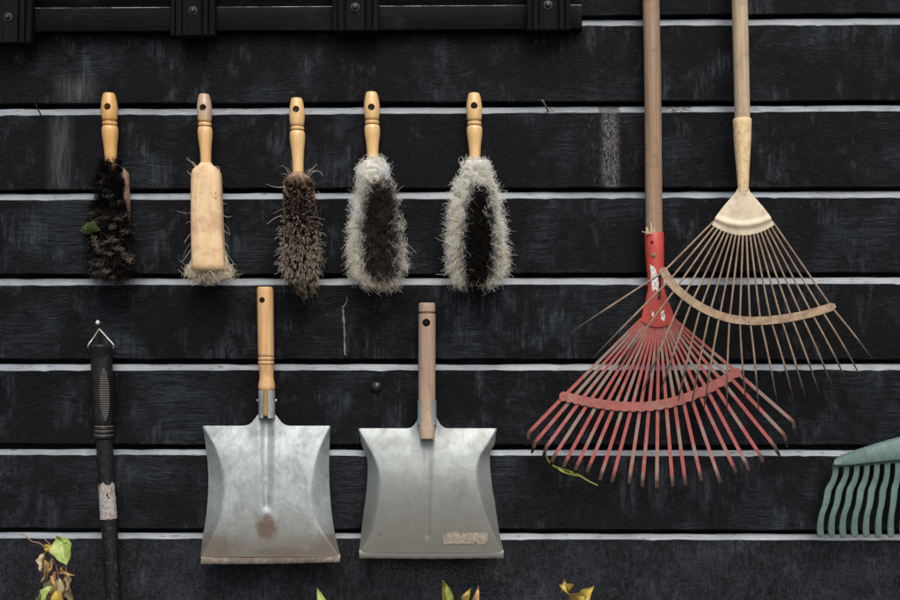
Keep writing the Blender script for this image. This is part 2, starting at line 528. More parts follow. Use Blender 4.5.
def m_galv(name, base, warm, rust_pts=(), dirt_edge=None, streak=0.5):
    q = NT(name)
    x, y, z = q.xyz()
    n1 = q.noise(22, 5, 0.6, None, 0.6)
    n2 = q.noise(1.0, 5, 0.7, q.mapping((150, 150, 14)))
    vor = q.n('ShaderNodeTexVoronoi'); vor.inputs['Scale'].default_value = 110
    q.l(q.obj, vor.inputs['Vector'])
    sep = q.n('ShaderNodeSeparateColor'); q.l(vor.outputs['Color'], sep.inputs[0])
    c = q.mix(q.ramp(n1, 0.35, 0.68), base, warm)
    c = q.mix(q.mth('MULTIPLY', sep.outputs[0], 0.16), c, tuple(v * 1.25 for v in base))
    c = q.mix(q.mth('MULTIPLY', q.ramp(n2, 0.5, 0.72), streak), c, tuple(v * 0.62 for v in warm))
    spk = q.noise(210, 3, 0.6)
    n5 = q.noise(48, 6, 0.75, None, 1.0)
    c = q.mix(q.mth('MULTIPLY', q.ramp(n5, 0.50, 0.62), 0.30), c, tuple(v * 1.35 for v in base))
    c = q.mix(q.mth('MULTIPLY', q.ramp(n5, 0.44, 0.34), 0.45), c, tuple(v * 0.62 for v in warm))
    c = q.mix(q.mth('MULTIPLY', q.ramp(spk, 0.67, 0.73), 0.6), c, (0.12, 0.09, 0.07))
    rust = None
    nr = q.noise(90, 5, 0.7)
    for (cx, cz, rx, rz, amt) in rust_pts:
        dx = q.mth('DIVIDE', q.mth('SUBTRACT', x, cx), rx)
        dz = q.mth('DIVIDE', q.mth('SUBTRACT', z, cz), rz)
        d = q.mth('ADD', q.mth('MULTIPLY', dx, dx), q.mth('MULTIPLY', dz, dz))
        d = q.mth('ADD', d, q.mth('MULTIPLY', q.mth('SUBTRACT', nr, 0.5), 2.2))
        mk = q.mth('MULTIPLY', q.ramp(d, 0.1, 1.35, 1, 0), amt)
        c = q.mix(mk, c, q.mix(nr, (0.13, 0.062, 0.035), (0.075, 0.045, 0.032)))
    if dirt_edge:
        z0, z1, dc, amt = dirt_edge
        zz = q.mth('ADD', z, q.mth('MULTIPLY', q.mth('SUBTRACT', nr, 0.5), 0.03))
        c = q.mix(q.mth('MULTIPLY', q.ramp(zz, z0, z1, 1, 0), amt), c, dc)
    q.bump(q.mth('ADD', q.mth('MULTIPLY', n1, 1.0), q.mth('MULTIPLY', spk, 0.12)), 0.25, 0.002)
    return q.done(c, q.ramp(n1, 0.3, 0.7, 0.42, 0.56), 0.34, 0.45)

q = NT('red_paint')
n1 = q.noise(60, 5, 0.65); n2 = q.noise(240, 4, 0.7, q.mapping((1, 1, 0.35)))
c = q.mix(q.ramp(n1, 0.35, 0.7), (0.39, 0.050, 0.034), (0.30, 0.038, 0.027))
c = q.mix(q.ramp(n1, 0.66, 0.74), c, (0.33, 0.30, 0.28))
c = q.mix(q.mth('MULTIPLY', q.ramp(n2, 0.64, 0.72), 0.8), c, (0.15, 0.045, 0.03))
q.bump(n1, 0.2, 0.001)
M['red'] = q.done(c, 0.45, 0, 0.4)

q = NT('bare_worn_metal')
n1 = q.noise(170, 4, 0.6)
c = q.mix(q.ramp(n1, 0.4, 0.62), (0.62, 0.60, 0.57), (0.24, 0.20, 0.17))
M['bare'] = q.done(c, 0.4, 0.3, 0.5)

def m_redtine():
    q = NT('faded_red_tine')
    oi = q.n('ShaderNodeObjectInfo')
    cb = q.n('ShaderNodeCombineXYZ'); q.l(q.mth('MULTIPLY', oi.outputs['Random'], 40), cb.inputs[0])
    va = q.n('ShaderNodeVectorMath', operation='ADD'); q.l(q.obj, va.inputs[0]); q.l(cb.outputs[0], va.inputs[1])
    P = va.outputs[0]
    z = q.xyz()[2]
    n1 = q.noise(16, 4, 0.6, P); n2 = q.noise(200, 4, 0.7, P)
    c = q.mix(q.ramp(n2, 0.35, 0.7), (0.31, 0.074, 0.062), (0.21, 0.050, 0.043))
    wear = q.ramp(q.mth('ADD', n1, q.mth('MULTIPLY', q.mth('SUBTRACT', n2, 0.5), 0.25)), 0.50, 0.575)
    c = q.mix(q.mth('MULTIPLY', wear, 0.85), c, (0.19, 0.155, 0.125))
    a = q.n('ShaderNodeAttribute', attribute_name='tipness')
    tip = q.ramp(q.mth('ADD', a.outputs['Fac'], q.mth('MULTIPLY', q.mth('SUBTRACT', n2, 0.5), 0.4)), 0.55, 0.85)
    c = q.mix(tip, c, (0.055, 0.033, 0.024))
    q.bump(n2, 0.3, 0.0006)
    return q.done(c, 0.55, 0, 0.35)
M['redtine'] = m_redtine()
q = NT('faded_red_bar')
n1 = q.noise(70, 5, 0.7); n2 = q.noise(300, 3, 0.6)
c = q.mix(q.ramp(n1, 0.35, 0.7), (0.29, 0.090, 0.073), (0.20, 0.062, 0.050))
c = q.mix(q.mth('MULTIPLY', q.ramp(n2, 0.6, 0.72), 0.8), c, (0.13, 0.065, 0.048))
c = q.mix(q.mth('MULTIPLY', q.ramp(q.noise(26, 5, 0.7), 0.5, 0.65), 0.5), c, (0.24, 0.16, 0.125))
q.bump(n2, 0.3, 0.0006)
M['redbar'] = q.done(c, 0.55, 0, 0.35)

q = NT('cream_enamel')
n1 = q.noise(40, 5, 0.65); n2 = q.noise(260, 4, 0.7)
c = q.mix(q.ramp(n1, 0.35, 0.7), (0.50, 0.44, 0.32), (0.40, 0.33, 0.22))
c = q.mix(q.mth('MULTIPLY', q.ramp(n2, 0.58, 0.72), 0.8), c, (0.25, 0.165, 0.085))
c = q.mix(q.mth('MULTIPLY', q.ramp(q.noise(22, 5, 0.7), 0.5, 0.66), 0.45), c, (0.27, 0.205, 0.125))
M['cream'] = q.done(c, 0.5, 0, 0.4)
q = NT('cream_ferrule_rusted')
n1 = q.noise(75, 5, 0.7, None, 0.5)
c = q.mix(q.ramp(n1, 0.4, 0.65), (0.56, 0.43, 0.235), (0.40, 0.28, 0.14))
c = q.mix(q.ramp(n1, 0.68, 0.75), c, (0.20, 0.06, 0.03))
M['ferrule'] = q.done(c, 0.55, 0, 0.4)
q = NT('tan_rusted_tine')
n1 = q.noise(30, 4, 0.6); n2 = q.noise(350, 3, 0.6)
c = q.mix(q.ramp(n1, 0.38, 0.66), (0.24, 0.175, 0.112), (0.15, 0.10, 0.065))
c = q.mix(q.mth('MULTIPLY', q.ramp(n2, 0.52, 0.7), 0.6), c, (0.12, 0.07, 0.038))
a = q.n('ShaderNodeAttribute', attribute_name='tipness')
c = q.mix(q.ramp(a.outputs['Fac'], 0.55, 0.95), c, (0.055, 0.04, 0.028))
M['tantine'] = q.done(c, 0.55, 0.1, 0.4)
q = NT('tan_rusted_bar')
n1 = q.noise(85, 6, 0.72); n2 = q.noise(330, 3, 0.6)
c = q.mix(q.ramp(n1, 0.38, 0.66), (0.32, 0.235, 0.15), (0.185, 0.125, 0.077))
c = q.mix(q.mth('MULTIPLY', q.ramp(n2, 0.55, 0.7), 0.75), c, (0.10, 0.06, 0.035))
q.bump(n2, 0.4, 0.0008)
M['tanbar'] = q.done(c, 0.6, 0.1, 0.35)

q = NT('green_weathered_plastic')
n1 = q.noise(55, 5, 0.7); n2 = q.noise(230, 4, 0.7)
c = q.mix(q.ramp(n1, 0.35, 0.68), (0.078, 0.13, 0.12), (0.052, 0.092, 0.086))
c = q.mix(q.mth('MULTIPLY', q.ramp(n1, 0.58, 0.75), 0.6), c, (0.20, 0.235, 0.215))
c = q.mix(q.mth('MULTIPLY', q.ramp(n2, 0.62, 0.72), 0.8), c, (0.40, 0.30, 0.25))
q.bump(n2, 0.2, 0.0008)
M['green'] = q.done(c, 0.55, 0, 0.35)

q = NT('black_rubber_grip')
n1 = q.noise(120, 5, 0.7); n2 = q.noise(1.0, 4, 0.6, q.mapping((300, 300, 30)))
c = q.mix(q.ramp(n1, 0.4, 0.75), (0.0045, 0.0045, 0.005), (0.018, 0.0175, 0.017))
c = q.mix(q.mth('MULTIPLY', q.ramp(n2, 0.58, 0.75), 0.3), c, (0.035, 0.034, 0.032))
M['rubber'] = q.done(c, 0.45, 0, 0.22)
q = NT('black_tube_enamel')
n1 = q.noise(130, 5, 0.75); z = q.xyz()[2]
c = q.mix(q.ramp(n1, 0.4, 0.7), (0.0045, 0.0045, 0.005), (0.012, 0.0115, 0.011))
c = q.mix(q.mth('MULTIPLY', q.ramp(q.noise(190, 4, 0.7), 0.55, 0.7), 0.6), c, (0.10, 0.085, 0.07))
M['shaft'] = q.done(c, 0.42, 0, 0.22)
q = NT('dusty_ribs')
M['ribs'] = q.done(q.mix(q.noise(200, 3, 0.6), (0.075, 0.068, 0.06), (0.125, 0.115, 0.098)), 0.7, 0, 0.3)
q = NT('torn_sticker')
n1 = q.noise(110, 5, 0.75); n2 = q.noise(300, 3, 0.6); z = q.xyz()[2]
c = q.mix(q.ramp(n1, 0.4, 0.62), (0.30, 0.30, 0.295), (0.20, 0.155, 0.11))
c = q.mix(q.ramp(n2, 0.58, 0.68), c, (0.08, 0.08, 0.085))
M['sticker'] = q.done(c, 0.6, 0, 0.3)

q = NT('paper_label')
n1 = q.noise(160, 5, 0.75); n2 = q.noise(1.0, 3, 0.6, q.mapping((420, 100, 260)))
c = q.mix(q.ramp(n1, 0.35, 0.62), (0.27, 0.24, 0.20), (0.19, 0.158, 0.125))
c = q.mix(q.mth('MULTIPLY', q.ramp(n2, 0.62, 0.70), 0.6), c, (0.13, 0.10, 0.085))
M['paper'] = q.done(c, 0.75, 0, 0.25)
q = NT('faded_print')
M['print'] = q.done(q.mix(q.ramp(q.noise(500, 3, 0.6), 0.4, 0.6), (0.16, 0.13, 0.11), (0.34, 0.27, 0.22)), 0.8, 0, 0.2)

def m_leaf(name, a, b, spot):
    q = NT(name)
    n1 = q.noise(60, 4, 0.6); n2 = q.noise(220, 4, 0.7)
    c = q.mix(q.ramp(n1, 0.35, 0.68), a, b)
    c = q.mix(q.mth('MULTIPLY', q.ramp(n2, 0.6, 0.72), 0.6), c, spot)
    la = q.n('ShaderNodeAttribute', attribute_name='blade')
    ls_, lt_, _ = q.xyz(la.outputs['Vector'])
    ab = q.mth('ABSOLUTE', ls_)
    vein = q.ramp(q.mth('ABSOLUTE', q.mth('SINE', q.mth('SUBTRACT', q.mth('MULTIPLY', lt_, 20.0), q.mth('MULTIPLY', ab, 5.0)))), 0.04, 0.25, 1, 0)
    vein = q.mth('MAXIMUM', q.mth('MULTIPLY', vein, 0.45), q.ramp(ab, 0.03, 0.12, 0.9, 0))
    c = q.mix(q.mth('MULTIPLY', vein, 0.45), c, tuple(min(0.6, v * 1.5 + 0.05) for v in b))
    c = q.mix(q.mth('MULTIPLY', q.ramp(ab, 0.75, 1.0), 0.4), c, spot)
    m = q.done(c, 0.5, 0, 0.35)
    q.b.inputs['Transmission Weight'].default_value = 0.0
    return m
M['leaf_green'] = m_leaf('fresh_leaf', (0.17, 0.25, 0.05), (0.28, 0.34, 0.09), (0.12, 0.11, 0.03))
M['leaf_yellow'] = m_leaf('yellow_leaf', (0.37, 0.28, 0.045), (0.26, 0.19, 0.035), (0.15, 0.07, 0.025))
M['leaf_dry'] = m_leaf('dry_leaf', (0.30, 0.245, 0.13), (0.17, 0.155, 0.065), (0.09, 0.05, 0.03))
M['leaf_brown'] = m_leaf('brown_leaf', (0.27, 0.14, 0.05), (0.40, 0.27, 0.08), (0.09, 0.05, 0.03))
q = NT('russet_stem')
M['stem'] = q.done(q.mix(q.noise(160, 3, 0.6), (0.22, 0.095, 0.05), (0.13, 0.06, 0.035)), 0.55, 0, 0.35)
q = NT('moss')
M['moss'] = m_bristle('moss_sprigs', 0.7)
q = NT('cobweb_dirt')
M['drip'] = q.done(q.mix(q.ramp(q.noise(380, 4, 0.7), 0.35, 0.65), (0.05, 0.048, 0.045), (0.24, 0.215, 0.19)), 0.8, 0, 0.2)

q = NT('damp_soil')
n1 = q.noise(5, 6, 0.7); n2 = q.noise(60, 5, 0.7)
c = q.mix(q.ramp(n1, 0.3, 0.7), (0.10, 0.085, 0.065), (0.17, 0.15, 0.12))
c = q.mix(q.mth('MULTIPLY', q.ramp(n2, 0.5, 0.7), 0.5), c, (0.05, 0.04, 0.03))
q.bump(n2, 0.6, 0.01)
M['soil'] = q.done(c, 0.9, 0, 0.2)

# ------------------------------------------------------------------ ground
gv, gf = [], []
ng = 40
def gcoord(i):
    t = (i / ng) * 2 - 1
    return math.copysign(abs(t) ** 3, t) * 900
for j in range(ng + 1):
    for i in range(ng + 1):
        x, y = gcoord(i), gcoord(j)
        gv.append((x, y, 0.012 * math.sin(x * 3.1) * math.cos(y * 2.3) if abs(x) < 20 and abs(y) < 20 else 0))
for j in range(ng):
    for i in range(ng):
        a = j * (ng + 1) + i
        gf.append((a, a + 1, a + ng + 2, a + ng + 1))
ground = mesh_obj('ground', gv, gf, M['soil'])
ground['kind'] = 'structure'

# ------------------------------------------------------------------ timber wall
LT = [20.7, 107.3, 192.6, 278.2, 364.2, 449.8, 533.4]
LB = [27.3, 114.0, 199.4, 285.2, 370.9, 456.3, 540.0]
GAP = [5.2, 5.4, 4.6, 4.8, 5.0, 5.6, 4.4]
LY = 0.008
ledges = []      # (z_front, z_back, z_bottom_of_board_above)
for t, b, g_ in zip(LT, LB, GAP):
    ledges.append((at(450, b - 0.7, 0).z, at(450, t + 0.1, LY).z, at(450, t - g_ + 0.4, 0).z))
pitch = (ledges[0][0] - ledges[-1][0]) / 6
while ledges[0][0] < 2.45:
    a = ledges[0]; ledges.insert(0, tuple(v + pitch for v in a))
while ledges[-1][2] - pitch > 0.02:
    a = ledges[-1]; ledges.append(tuple(v - pitch for v in a))
xs = list(np.arange(-2.3, -0.95, 0.06)) + list(np.arange(-0.95, 0.97, 0.004)) + list(np.arange(0.97, 2.5, 0.06))
WV, WF, WM, WB = [], [], [], []
nx = len(xs)
r2 = np.random.default_rng(5)
def wob(n, step, amp):
    k = max(4, n // step)
    return np.interp(np.arange(n), np.linspace(0, n, k), r2.normal(size=k)) * amp
for bi in range(len(ledges) + 1):
    # board between ledge bi-1's overhang (its bottom lies above ledge bi) and its own ledge on top
    ztop = ledges[bi - 1] if bi > 0 else None
    zbot = ledges[bi][2] if bi < len(ledges) else -0.05
    e_low = wob(nx, 9, 0.0005) + wob(nx, 60, 0.0006)
    e_top = wob(nx, 5, 0.0004) + wob(nx, 40, 0.0004)
    e_bk = wob(nx, 7, 0.0004)
    chips = np.convolve((r2.random(nx) > 0.975) * r2.random(nx) * 0.0013, [0.4, 1, 1, 0.5], 'same')
    yb = wob(nx, 40, 0.0008)
    prof = []
    rows = []
    if ztop is None:
        zf, zb = 2.62, 2.62
    else:
        zf, zb = ztop[0], ztop[1]
    base = len(WV)
    P = 9
    for i, x in enumerate(xs):
        y0 = yb[i]
        pts = [(0.024, zbot + 0.001), (0.0016 + y0, zbot + e_low[i]), (y0, zbot + 0.0018 + e_low[i]),
               (y0 - 0.0004, zbot + (zf - zbot) * 0.35), (y0 + 0.0003, zbot + (zf - zbot) * 0.7),
               (y0, zf - 0.0014 + e_top[i] - chips[i]), (0.0009 + y0, zf + e_top[i] - chips[i]),
               (LY, zb + e_bk[i]), (0.024, zb + 0.002)]
        for (yy, zz) in pts:
            WV.append((x, yy, zz))
    for i in range(nx - 1):
        for k in range(P - 1):
            WF.append((base + i * P + k, base + i * P + k + 1, base + (i + 1) * P + k + 1, base + (i + 1) * P + k))
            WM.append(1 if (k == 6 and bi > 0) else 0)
            WB.append(bi)
# back and ends
b0 = len(WV)
bv, bf = box_data(-2.3, xs[-1], 0.0235, 0.06, -0.05, 2.62)
WV += [tuple(v) for v in bv]
WF += [tuple(b0 + k for k in f) for f in bf]; WM += [0] * 6; WB += [0] * 6
wme = bpy.data.meshes.new('timber_wall')
wme.from_pydata(WV, [], WF)
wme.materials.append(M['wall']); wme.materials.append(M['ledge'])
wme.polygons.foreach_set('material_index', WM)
ba = wme.attributes.new('board', 'FLOAT', 'FACE'); ba.data.foreach_set('value', [float(v) for v in WB])
wme.polygons.foreach_set('use_smooth', [True] * len(WF))
wme.set_sharp_from_angle(angle=math.radians(30))
wme.update()
wall = bpy.data.objects.new('timber_wall', wme); COL.objects.link(wall)
ORI[wall.name] = Vector((0, 0, 0))
tag(wall, 'black stained timber wall of horizontal boards with chipped upper ledges, sky light painted on them as a pale tone', 'wall')

def nail(px, py, Y0=0.004, Y1=-0.034, r=0.0017, head=0.0032, mat='iron', dpx=0, dpy=0):
    a = at(px, py, Y0); b = at(px + dpx, py + dpy, Y1)
    d = (b - a).normalized()
    return tube('nail', [a, b - d * 0.0012, b - d * 0.0011, b - d * 0.0003, b], [r, r, head, head, head * 0.7], M[mat], wall, 12)
for (px, py, dx, dy) in ((109.5, 108, -1, -2), (204.2, 110, 0, -3), (296.5, 110, 0.3, -0.5), (372.5, 108.5, 0, 0), (474, 106.5, -0.5, -2)):
    nail(px, py - 0.5, 0.004, -0.028, 0.0022, 0.0038, 'boltiron', dpx=dx, dpy=dy)
nail(263.2, 300, 0.004, -0.026, 0.002, 0.004); nail(426.6, 322, 0.004, -0.026, 0.0026, 0.0048)
nail(98, 324, 0.004, -0.026, 0.0015, 0.0036, 'steel', -0.3, -1.5)
# bent nails beside the brushes
tube('nail', [at(43, 118.5, 0.003), at(40, 113, -0.006), at(36.5, 106.5, -0.014), at(35, 101, -0.016)], [0.0011, 0.0012, 0.0012, 0.0016], M['iron'], wall, 8)
tube('nail', [at(549, 112, 0.006), at(546, 106.5, -0.008), at(542.5, 100.5, -0.018)], [0.0016, 0.0016, 0.0018], M['drip'], wall, 8)
# round headed coach bolt
V, F = [], []
bc = at(376.5, 386.8, 0)
prof = [(0.0098, 0.0), (0.0096, 0.002), (0.0083, 0.0045), (0.0058, 0.0066), (0.003, 0.0077), (0.0, 0.008)]
for (r, h) in prof:
    for k in range(20):
        an = 2 * math.pi * k / 20
        V.append(bc + Vector((r * math.cos(an), -h, r * math.sin(an))))
for i in range(len(prof) - 1):
    for k in range(20):
        F.append((i * 20 + k, i * 20 + (k + 1) % 20, (i + 1) * 20 + (k + 1) % 20, (i + 1) * 20 + k))
mesh_obj('bolt', V, F, M['boltiron'], wall)
# crusted dirt runs left on the boards
def crust(pts, w):
    V, F = [], []
    cv = smooth_curve(pts, 40)
    for i, (px, py) in enumerate(cv):
        ww = w * (0.4 + random.random() * 0.9)
        for sgn, h in ((-1, 0.0), (-0.4, 0.0009), (0.5, 0.0008), (1, 0.0)):
            V.append(at(px + sgn * ww + random.uniform(-.3, .3), py, 0.0008 - h))
    for i in range(39):
        for k in range(3):
            a = i * 4 + k
            F.append((a, a + 1, a + 5, a + 4))
    return V, F
V, F = crust([(343, 306), (343.6, 318), (344.4, 332), (344.6, 345), (345, 355)], 1.1)
for (pts, w) in (([(341, 308), (348, 305.5), (360, 304.5)], 0.7), ([(346.5, 297), (347, 301), (344, 306)], 0.6)):
    v2, f2 = crust(pts, w); b = len(V); V += v2; F += [tuple(b + k for k in f) for f in f2]
mesh_obj('dirt_run', V, F, M['drip'], wall)

# ------------------------------------------------------------------ shutter (its lower edge is in the picture)
sh = thing('window_shutter', 'black wooden shutter frame with bolted battens at the top of the wall', 'shutter', at(280, 40, 0))
zr1, zr0 = at(450, 5.0, -0.022).z, at(450, 29.5, -0.022).z
V, F = box_data(at(-120, 0, -0.022).x, at(582, 0, -0.022).x, -0.022, -0.0015, zr0, zr1)
o = mesh_obj('rail', V, F, [M['trim'], M['arris']], sh)
bevel(o, 0.0016, 2)
for p in o.data.polygons:       # upper arris gets the pale colour that imitates sky light
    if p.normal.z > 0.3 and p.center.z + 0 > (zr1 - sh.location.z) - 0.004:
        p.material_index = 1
V, F = box_data(at(-120, 0, -0.012).x, at(580, 0, -0.012).x, -0.012, -0.0012, zr1 + 0.0005, zr1 + 0.62)
panel = mesh_obj('panel', V, F, M['trim'], sh); bevel(panel, 0.001, 1)
for (x0, x1, yb_, bx, by) in ((-14, 31, 43.5, 8, 17), (170, 214.5, 36.5, 193, 10.5), (332, 378.5, 31.5, 355, 7), (527, 570.5, 31, 548, 5)):
    Y = -0.040
    xa, xb, zb_ = at(x0, yb_, Y).x, at(x1, yb_, Y).x, at(x0, yb_, Y).z
    # grooved face: profile across x, extruded up
    prof = []
    W = xb - xa
    prof.append((xa, -0.0225)); prof.append((xa, Y + 0.002)); prof.append((xa + 0.002, Y))
    for gx in (0.12, 0.27, 0.72, 0.87):
        c0 = xa + W * gx
        prof += [(c0 - 0.0022, Y), (c0 - 0.0008, Y + 0.005), (c0 + 0.0008, Y + 0.005), (c0 + 0.0022, Y)]
    prof += [(xb - 0.002, Y), (xb, Y + 0.002), (xb, -0.0225)]
    n = len(prof); V = []
    zl = [zb_, zb_ + 0.003, zr1 + 0.6]
    for zi, z in enumerate(zl):
        for (x, y) in prof:
            V.append((x, min(y + (0.003 if zi == 0 else 0), -0.0225), z))
    F = []
    for zi in range(2):
        for k in range(n - 1):
            F.append((zi * n + k, zi * n + k + 1, (zi + 1) * n + k + 1, (zi + 1) * n + k))
    F.append(tuple(range(n))); F.append(tuple(range(2 * n, 3 * n)))
    F.append((0, n, 2 * n, 3 * n - 1, 2 * n - 1, n - 1))
    bt = mesh_obj('batten', V, F, M['batten'], sh, True, 25)
    p = at(bx, by, Y)
    V, F = [], []
    prf = [(0.0075, 0.0), (0.0075, 0.0012), (0.0052, 0.0015), (0.0050, 0.0035), (0.0034, 0.0056), (0.0, 0.0062)]
    for (r, h) in prf:
        for k in range(16):
            an = 2 * math.pi * k / 16
            V.append(p + Vector((r * math.cos(an), -h, r * math.sin(an))))
    for i in range(len(prf) - 1):
        for k in range(16):
            F.append((i * 16 + k, i * 16 + (k + 1) % 16, (i + 1) * 16 + (k + 1) % 16, (i + 1) * 16 + k))
    mesh_obj('bolt', V, F, M['boltiron'], bt)

# ------------------------------------------------------------------ hand brushes
HP = [(0, 4.2), (0.4, 5.4), (1.4, 6.1), (5, 7.1), (10, 8.0), (15, 8.5), (20, 8.4), (25, 7.8), (27.6, 7.4), (28.1, 6.7), (28.7, 6.7), (29.2, 7.5), (30.6, 7.6),
      (32.0, 7.5), (32.5, 6.8), (33.1, 6.8), (33.6, 7.6), (36, 8.3), (39, 8.4), (44, 7.9), (50, 7.0), (57, 6.3), (64, 6.0), (72, 6.0)]

def brush_handle(root, x0, y0, xb, yb_, Y0, Y1, mat, k=1.0, length=72, hole=15):
    """turned handle from (x0,y0) on; axis runs towards (xb,yb_)"""
    rows = []
    for (d, r) in HP:
        d2 = d if d < 40 else 40 + (d - 40) * (length - 40) / 32
        t = d2 / (yb_ - y0)
        rows.append((x0 + (xb - x0) * t, y0 + d2, Y0 + (Y1 - Y0) * t, r * k, r * k))
    o = loft('handle', rows, M[mat] if isinstance(mat, str) else mat, root, 30, sharp=50)
    t = hole / (yb_ - y0)
    p = at(x0 + (xb - x0) * t, y0 + hole, Y0)
    cut_hole(o, p, 3.5 * S, sharp=50)
    for d in (28.4, 32.8):
        tt = d / (yb_ - y0)
        cx_, cY = x0 + (xb - x0) * tt, Y0 + (Y1 - Y0) * tt
        loft('burnt_ring', [(cx_, y0 + d - 0.45, cY, 6.7 * k, 6.7 * k), (cx_, y0 + d - 0.25, cY, 7.0 * k, 7.0 * k), (cx_, y0 + d + 0.25, cY, 7.0 * k, 7.0 * k), (cx_, y0 + d + 0.45, cY, 6.7 * k, 6.7 * k)], M['groove'], o, 30)
    return o

def rows_at(rows, v):
    ys = [r[0] for r in rows]
    return np.interp(v, ys, [r[1] for r in rows]), np.interp(v, ys, [r[2] for r in rows])

def tuft_brush(sil, cfg):
    """bristles that point at the viewer: tips fill the outline sil = [(py, xl, xr)], roots sit in the block"""
    N = cfg['n']; K = 6
    ys = np.linspace(sil[0][0], sil[-1][0], 400)
    l, r = rows_at(sil, ys)
    cdf = np.cumsum(np.maximum(r - l, 0.5)); cdf /= cdf[-1]
    v = np.interp(rng.random(N), cdf, ys)
    l, r = rows_at(sil, v)
    u = rng.random(N) * 2 - 1
    if cfg.get('edge'):       # more strands near the rim
        pick = rng.random(N) < cfg['edge']
        u = np.where(pick, np.sign(u) * (1 - (1 - np.abs(u)) ** 1.0 * 0.35), u)
    cx, hw = (l + r) / 2, (r - l) / 2
    tx, ty = cx + u * hw, v.copy()
    # clump tips
    cl = cfg.get('clump', 0)
    cvar = np.ones(N)
    ncl = cfg.get('nclump', 60)
    if cl:
        cv_ = np.interp(rng.random(ncl), cdf, ys); a_, b_ = rows_at(sil, cv_)
        cxx = (a_ + b_) / 2 + (rng.random(ncl) * 2 - 1) * (b_ - a_) / 2
        d2 = (tx[:, None] - cxx[None]) ** 2 + ((ty[:, None] - cv_[None]) * cfg.get('cy', 1.0)) ** 2
        j = d2.argmin(1)
        f = cl * (0.5 + rng.random(N))
        cvar = (1 + cfg.get('cvar', 0) * rng.normal(size=ncl))[j].clip(0.35, 2.2)
        tx = tx + (cxx[j] - tx) * f; ty = ty + (cv_[j] - ty) * f
    y0, y1 = sil[0][0], sil[-1][0]
    b0, b1, bw, bx0, bx1 = cfg['block']        # root band: py0, py1, half width, centre x at both ends
    w = (ty - y0) / (y1 - y0)
    rv = b0 + (b1 - b0) * np.clip(w * 1.0, 0, 1)
    rx = np.interp(rv, [b0, b1], [bx0, bx1]) + np.clip((tx - cx) / np.maximum(hw, 1), -1, 1) * bw
    rx += rng.normal(size=N) * 0.8; rv = rv + rng.normal(size=N) * 0.8
    uu = np.clip((tx - cx) / np.maximum(hw, 1), -1.2, 1.2)
    endf = np.clip(np.minimum((ty - y0) / cfg.get('cap0', 20), (y1 - ty) / cfg.get('cap1', 16)), 0, 1)
    dome = np.sqrt(np.clip(1 - (np.abs(uu) * 0.97) ** cfg.get('pow', 2.2), 0.02, 1)) * np.sqrt(np.clip(endf, 0.03, 1))
    dm = cfg.get('dmin', 0); dome = dm + (1 - dm) * dome
    Yr = np.full(N, cfg['Yr'])
    L = cfg['len'] * (0.75 + 0.35 * rng.random(N))
    Yt = cfg['Yr'] + 0.006 - L * (0.12 + 0.88 * dome)
    stray = rng.random(N) < cfg.get('stray', 0.06)
    ext = np.where(stray, 1.05 + 0.28 * rng.random(N), 1.0 + 0.06 * rng.normal(size=N))
    tx = cx + (tx - cx) * ext
    ty = ty + np.where(stray, rng.normal(size=N) * 3, rng.normal(size=N) * 0.6) + cfg.get('droop', 0) * (1 - dome)
    A = at_np(rx, rv, Yr); C = at_np(tx, ty, Yt)
    mid = at_np(rx + (tx - rx) * cfg.get('bow', 0.35), rv + (ty - rv) * cfg.get('bow', 0.35), Yr + (Yt - Yr) * 0.7)
    t = np.linspace(0, 1, K)[None, :, None]
    path = A[:, None] * (1 - t) ** 2 + 2 * mid[:, None] * t * (1 - t) + C[:, None] * t * t
    amp = cfg.get('curl', 0.003)
    ph = rng.random((N, 1, 3)) * 6.28; fr = 3 + rng.random((N, 1, 3)) * 5
    path = path + amp * (0.3 + rng.random((N, 1, 1))) * t ** 1.3 * np.sin(ph + fr * t)
    col_var = True
    col = np.clip(cfg['colour'](tx, ty, uu, w, N, K) * (cvar if col_var else np.ones(N))[:, None, None], 0.002, 0.97)
    rad = cfg['rad'] * (0.7 + 0.6 * rng.random(N))
    return (path, rad, col)

def felt(sil, cfg, colf, frac=0.8, nu=64, nv=96, lump=0.16, ls=120.0, shrink=0.92):
    from mathutils import noise
    U, W_ = np.meshgrid(np.linspace(-1, 1, nu), np.linspace(0.015, 0.985, nv))
    uu = U.ravel(); ww = W_.ravel()
    y0, y1 = sil[0][0], sil[-1][0]
    ty = y0 + (y1 - y0) * ww
    l, r = rows_at(sil, ty)
    cx, hw = (l + r) / 2, (r - l) / 2
    tx = cx + uu * hw * shrink
    endf = np.clip(np.minimum((ty - y0) / cfg.get('cap0', 20), (y1 - ty) / 16), 0, 1)
    dome = np.sqrt(np.clip(1 - np.abs(uu) ** cfg.get('pow', 2.2), 0.0, 1)) * np.sqrt(np.clip(endf, 0.0, 1))
    Y = cfg['Yr'] + 0.006 - cfg['len'] * frac * dome
    P = at_np(tx, ty, Y)
    off = np.array([noise.fractal(Vector((p[0], p[1], p[2] * 1.5)) * ls, 1.0, 2.0, 3) for p in P]) * 0.5
    Y2 = Y - off * cfg['len'] * lump * 2 * (0.3 + 0.7 * dome)
    tx2 = tx + np.array([noise.noise(Vector(p) * ls + Vector((9, 4, 1))) for p in P]) * 2.4
    P = at_np(tx2, ty, np.minimum(Y2, cfg['Yr'] + 0.006))
    N = len(P)
    C = colf(tx2, ty, uu, ww, N, 2)[:, 1, :] 
    i = np.arange(nu * nv).reshape(nv, nu)
    Q = np.stack([i[:-1, :-1], i[:-1, 1:], i[1:, 1:], i[1:, :-1]], axis=-1).reshape(-1, 4)
    return ('mesh', P, Q, np.clip(C * cfg.get('felt_k', 0.85), 0.002, 0.955))

